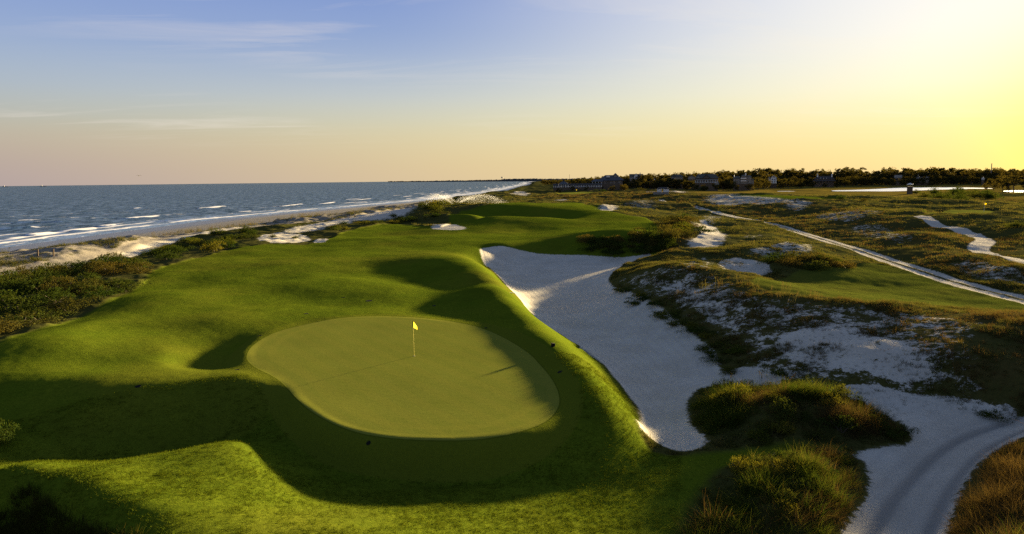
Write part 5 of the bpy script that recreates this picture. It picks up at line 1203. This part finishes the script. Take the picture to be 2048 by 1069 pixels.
part('tail', e, ([(-.03, -.22, .01), (.03, -.22, .01), (.07, -.36, .02), (-.07, -.36, .02), (-.03, -.22, .03), (.03, -.22, .03)], [(0, 1, 2, 3), (4, 3, 2, 5), (0, 4, 5, 1)]), MG)
# flagstick and hole
q = seen(828, 713); e = link('flagstick'); e.location = tuple(q[:2]) + (gz1(q[0], q[1]),); tag(e, 'thin yellow flagstick with small yellow flag standing on the putting green', 'flagstick')
part('pole', e, tube([(0, 0, -.1), (0, 0, 1.0), (0, 0, 2.0)], .022, .018, 10), M_YELLOW, None, True); part('pole_tip', e, tube([(0, 0, 2.0), (0, 0, 2.44)], .026, .026, 10), M_BLACK, 'black top section of the pole', True)
fl = leaf_material('flag_cloth', ((.75, .66, .08), (.78, .70, .12)), .55, 1.0, (1.2, 1.15, .6))
FV = []; FF = []
for i in range(9):
    a = i / 8
    for j in range(7):
        b = j / 6; FV.append((.03 + a * .25, .035 * math.sin(a * 7 + b * 2) * a, 2.42 - a * .36 * (1) - b * (.42 * (1 - a * .72)) - .10 * a * b))
for i in range(8):
    for j in range(6): FF.append((i * 7 + j, i * 7 + j + 1, i * 7 + 8 + j, i * 7 + 7 + j))
part('flag', e, (FV, FF), fl, None, True)
h = link('golf_hole'); h.location = (q[0] + .015, q[1], gz1(q[0], q[1])); tag(h, 'dark hole cup at the foot of the flagstick', 'hole')
part('rim', h, multi([([(r_ * math.cos(a), r_ * math.sin(a), z_) for r_, z_ in ((.075, .006), (.058, .008)) for a in np.linspace(0, 2 * math.pi, 21)[:-1]], [(i, (i + 1) % 20, 20 + (i + 1) % 20, 20 + i) for i in range(20)])]), M_WHITE)
part('cup', h, ([(.058 * math.cos(a), .058 * math.sin(a), .007) for a in np.linspace(0, 2 * math.pi, 21)[:-1]], [tuple(range(20))]), M_BLACK)
# far flags
for (u_, v_), lb in (((1968, 424), 'small white flag on the far green at the right edge'), ((1152, 386), 'tiny white flag on the far green below the colonnade')):
    q = seen(u_, v_); e = link('flagstick'); e.location = (q[0], q[1], gz1(q[0], q[1])); tag(e, lb, 'flagstick')
    part('pole', e, tube([(0, 0, -.1), (0, 0, 3.0)], .05, .04, 6), M_WHITE); part('flag', e, ([(0, 0, 3.0), (.75, .1, 2.75), (.7, .0, 2.35), (0, 0, 2.3), (0, .04, 3.0), (.75, .14, 2.75), (.7, .04, 2.35), (0, .04, 2.3)], [(0, 1, 2, 3), (7, 6, 5, 4), (0, 4, 5, 1), (1, 5, 6, 2), (2, 6, 7, 3)]), fl)
# sprinkler covers sunk in the turf
for (u_, v_), r_, lb in (((972, 657), .20, 'dark sprinkler cover at the back right rim of the green'), ((1120, 745), .24, 'dark sprinkler cover on the shaded slope right of the green'), ((737, 889), .17, 'dark sprinkler cover below the front rim of the green'), ((613, 628), .30, 'dark sprinkler cover behind the left back of the green'), ((520, 672), .22, 'dark sprinkler cover left of the green rim in the hollow'), ((475, 740), .20, 'dark sprinkler cover near the left point of the green'), ((738, 602), .5, 'wide dark drain cover in the dip behind the green'), ((868, 612), .3, 'dark sprinkler cover in the shadow behind the green'), ((688, 596), .22, 'small dark sprinkler cover left of the wide drain'), ((276, 774), .25, 'dark sprinkler cover above the shaded valley at left')):
    q = seen(u_, v_); r_ *= .62; e = link('sprinkler_cover'); n_ = Vector((gz1(q[0] - .5, q[1]) - gz1(q[0] + .5, q[1]), gz1(q[0], q[1] - .5) - gz1(q[0], q[1] + .5), 1.0)).normalized()
    e.location = (q[0], q[1], gz1(q[0], q[1])); e.rotation_euler = n_.to_track_quat('Z', 'Y').to_euler(); tag(e, lb, 'sprinkler', 'sprinkler covers in the turf')
    A20 = np.linspace(0, 2 * math.pi, 17)[:-1]
    part('rim', e, ([(k_ * math.cos(a), k_ * math.sin(a), z_) for k_, z_ in ((r_ * 1.15, -.05), (r_ * 1.08, .014), (r_ * .86, .010), (r_ * .84, -.05)) for a in A20], [(k * 16 + i, k * 16 + (i + 1) % 16, k * 16 + 16 + (i + 1) % 16, k * 16 + 16 + i) for k in range(3) for i in range(16)]), M_BLACK)
    part('lid', e, ([(r_ * .84 * math.cos(a), r_ * .84 * math.sin(a), .004) for a in A20], [tuple(range(16))]), M_BLACK)
# small black box with a white side on the slope, pale plank on the bank
q = seen(1106, 694); e = link('control_box'); e.location = (q[0], q[1], gz1(q[0], q[1])); e.rotation_euler = (0, .12, .5); tag(e, 'small black box with a white side on the slope right of the green', 'box')
part('body', e, boxVF(-.11, .09, -.10, .10, -.1, .20), M_BLACK); part('lid', e, boxVF(-.13, .11, -.12, .12, .203, .235), M_BLACK); part('panel', e, boxVF(.093, .11, -.09, .09, .03, .18), M_WHITE)
q = seen(1022, 587); e = part('plank', None, multi([boxVF(-.55, .55, -.07, .07, 0, .06)]), M_WHITE); e.location = (q[0], q[1], gz1(q[0], q[1]) + .02); e.rotation_euler = (0, -.05, -.75); tag(e, 'short pale plank lying on the bank at the left bunker edge', 'plank')
# weathered posts on the beach dune
for k, (u_, v_) in enumerate(((76, 514), (107, 513), (497, 465), (503, 465), (700, 436), (709, 434), (664, 441))):
    q = seen(u_, v_); e = link('fence_post'); e.location = (q[0], q[1], gz1(q[0], q[1])); e.rotation_euler = (.05 * (k % 3 - 1), .06 * (k % 2), k)
    tag(e, ('left of two brown posts on the beach dune at the left edge', 'right of two brown posts on the beach dune at the left edge', 'left post of the close pair behind the middle shrubs', 'right post of the close pair behind the middle shrubs', 'middle post of the three on the far beach dune', 'right post of the three on the far beach dune', 'left post of the three on the far beach dune')[k], 'post', 'posts along the beach dune')
    part('shaft', e, tube([(0, 0, -.3), (0, 0, .6), (.02, 0, 1.2)], .13, .11, 8), M_WOOD); part('cap', e, tube([(.02, 0, 1.2), (.02, 0, 1.24)], .115, .05, 8), M_WOOD)
# bunker-like white edging rail of the far right green
q0 = seen(2000, 433); q1 = seen(2012, 440)
# water thrown by two sprinklers beyond the bushy mound
def spray(name, jets, n, seed, label):
    g = np.random.default_rng(seed); C = []
    for (u0, v0), (um, vm), (u1, v1), dep, share, spread in jets:
        m = int(n * share); t = g.uniform(0, 1, m) ** .8
        uu = (1 - t) ** 2 * u0 + 2 * t * (1 - t) * um + t * t * u1; vv = (1 - t) ** 2 * v0 + 2 * t * (1 - t) * vm + t * t * v1
        d = _f[None] + _r[None] * ((uu - CU) / FPX)[:, None] + _u[None] * ((CV - vv) / FPX)[:, None]
        P = d * (dep / d[:, 1])[:, None]; P[:, 2] += CAM_Z
        fall = g.exponential(1.0, m) * spread * t; P[:, 2] -= fall; P[:, 0] += g.normal(0, .25 + .9 * t) ; P[:, 1] += g.normal(0, .3 + 2.0 * t); P[:, 2] += g.normal(0, .15 + .35 * t)
        P[:, 0] -= fall * .15
        ok = P[:, 2] > ground(P[:, 0], P[:, 1]) + .05; C.append(P[ok])
    C = np.concatenate(C); k = len(C); T = g.normal(size=(k, 3, 3)) * .017
    V = (C[:, None] + T).reshape(-1, 3); q = NT(name + '_drops'); df = q.n('ShaderNodeBsdfDiffuse'); q.put(df.inputs[0], (.85, .85, .85)); tl = q.n('ShaderNodeBsdfTranslucent'); q.put(tl.inputs[0], (.9, .9, .9))
    mx = q.n('ShaderNodeMixShader'); mx.inputs[0].default_value = .5; q.t.links.new(df.outputs[0], mx.inputs[1]); q.t.links.new(tl.outputs[0], mx.inputs[2])
    mesh_obj(name, V, np.arange(k * 3).reshape(-1, 3), q.done(mx), kind='stuff', label=label, category='water spray')
spray('sprinkler_spray', [((905, 408), (872, 376), (857, 400), 265, .5, 1.0), ((908, 404), (890, 380), (878, 398), 270, .3, 1.1), ((912, 405), (930, 384), (955, 400), 275, .2, 1.2)], 42000, 501, 'left curtain of sunlit sprinkler water beyond the bushy mound')
spray('sprinkler_spray', [((921, 405), (965, 374), (1012, 408), 285, .75, 1.2), ((918, 406), (940, 386), (975, 404), 280, .25, 1.0)], 34000, 502, 'right arc of sunlit sprinkler water curving over the far fairway')
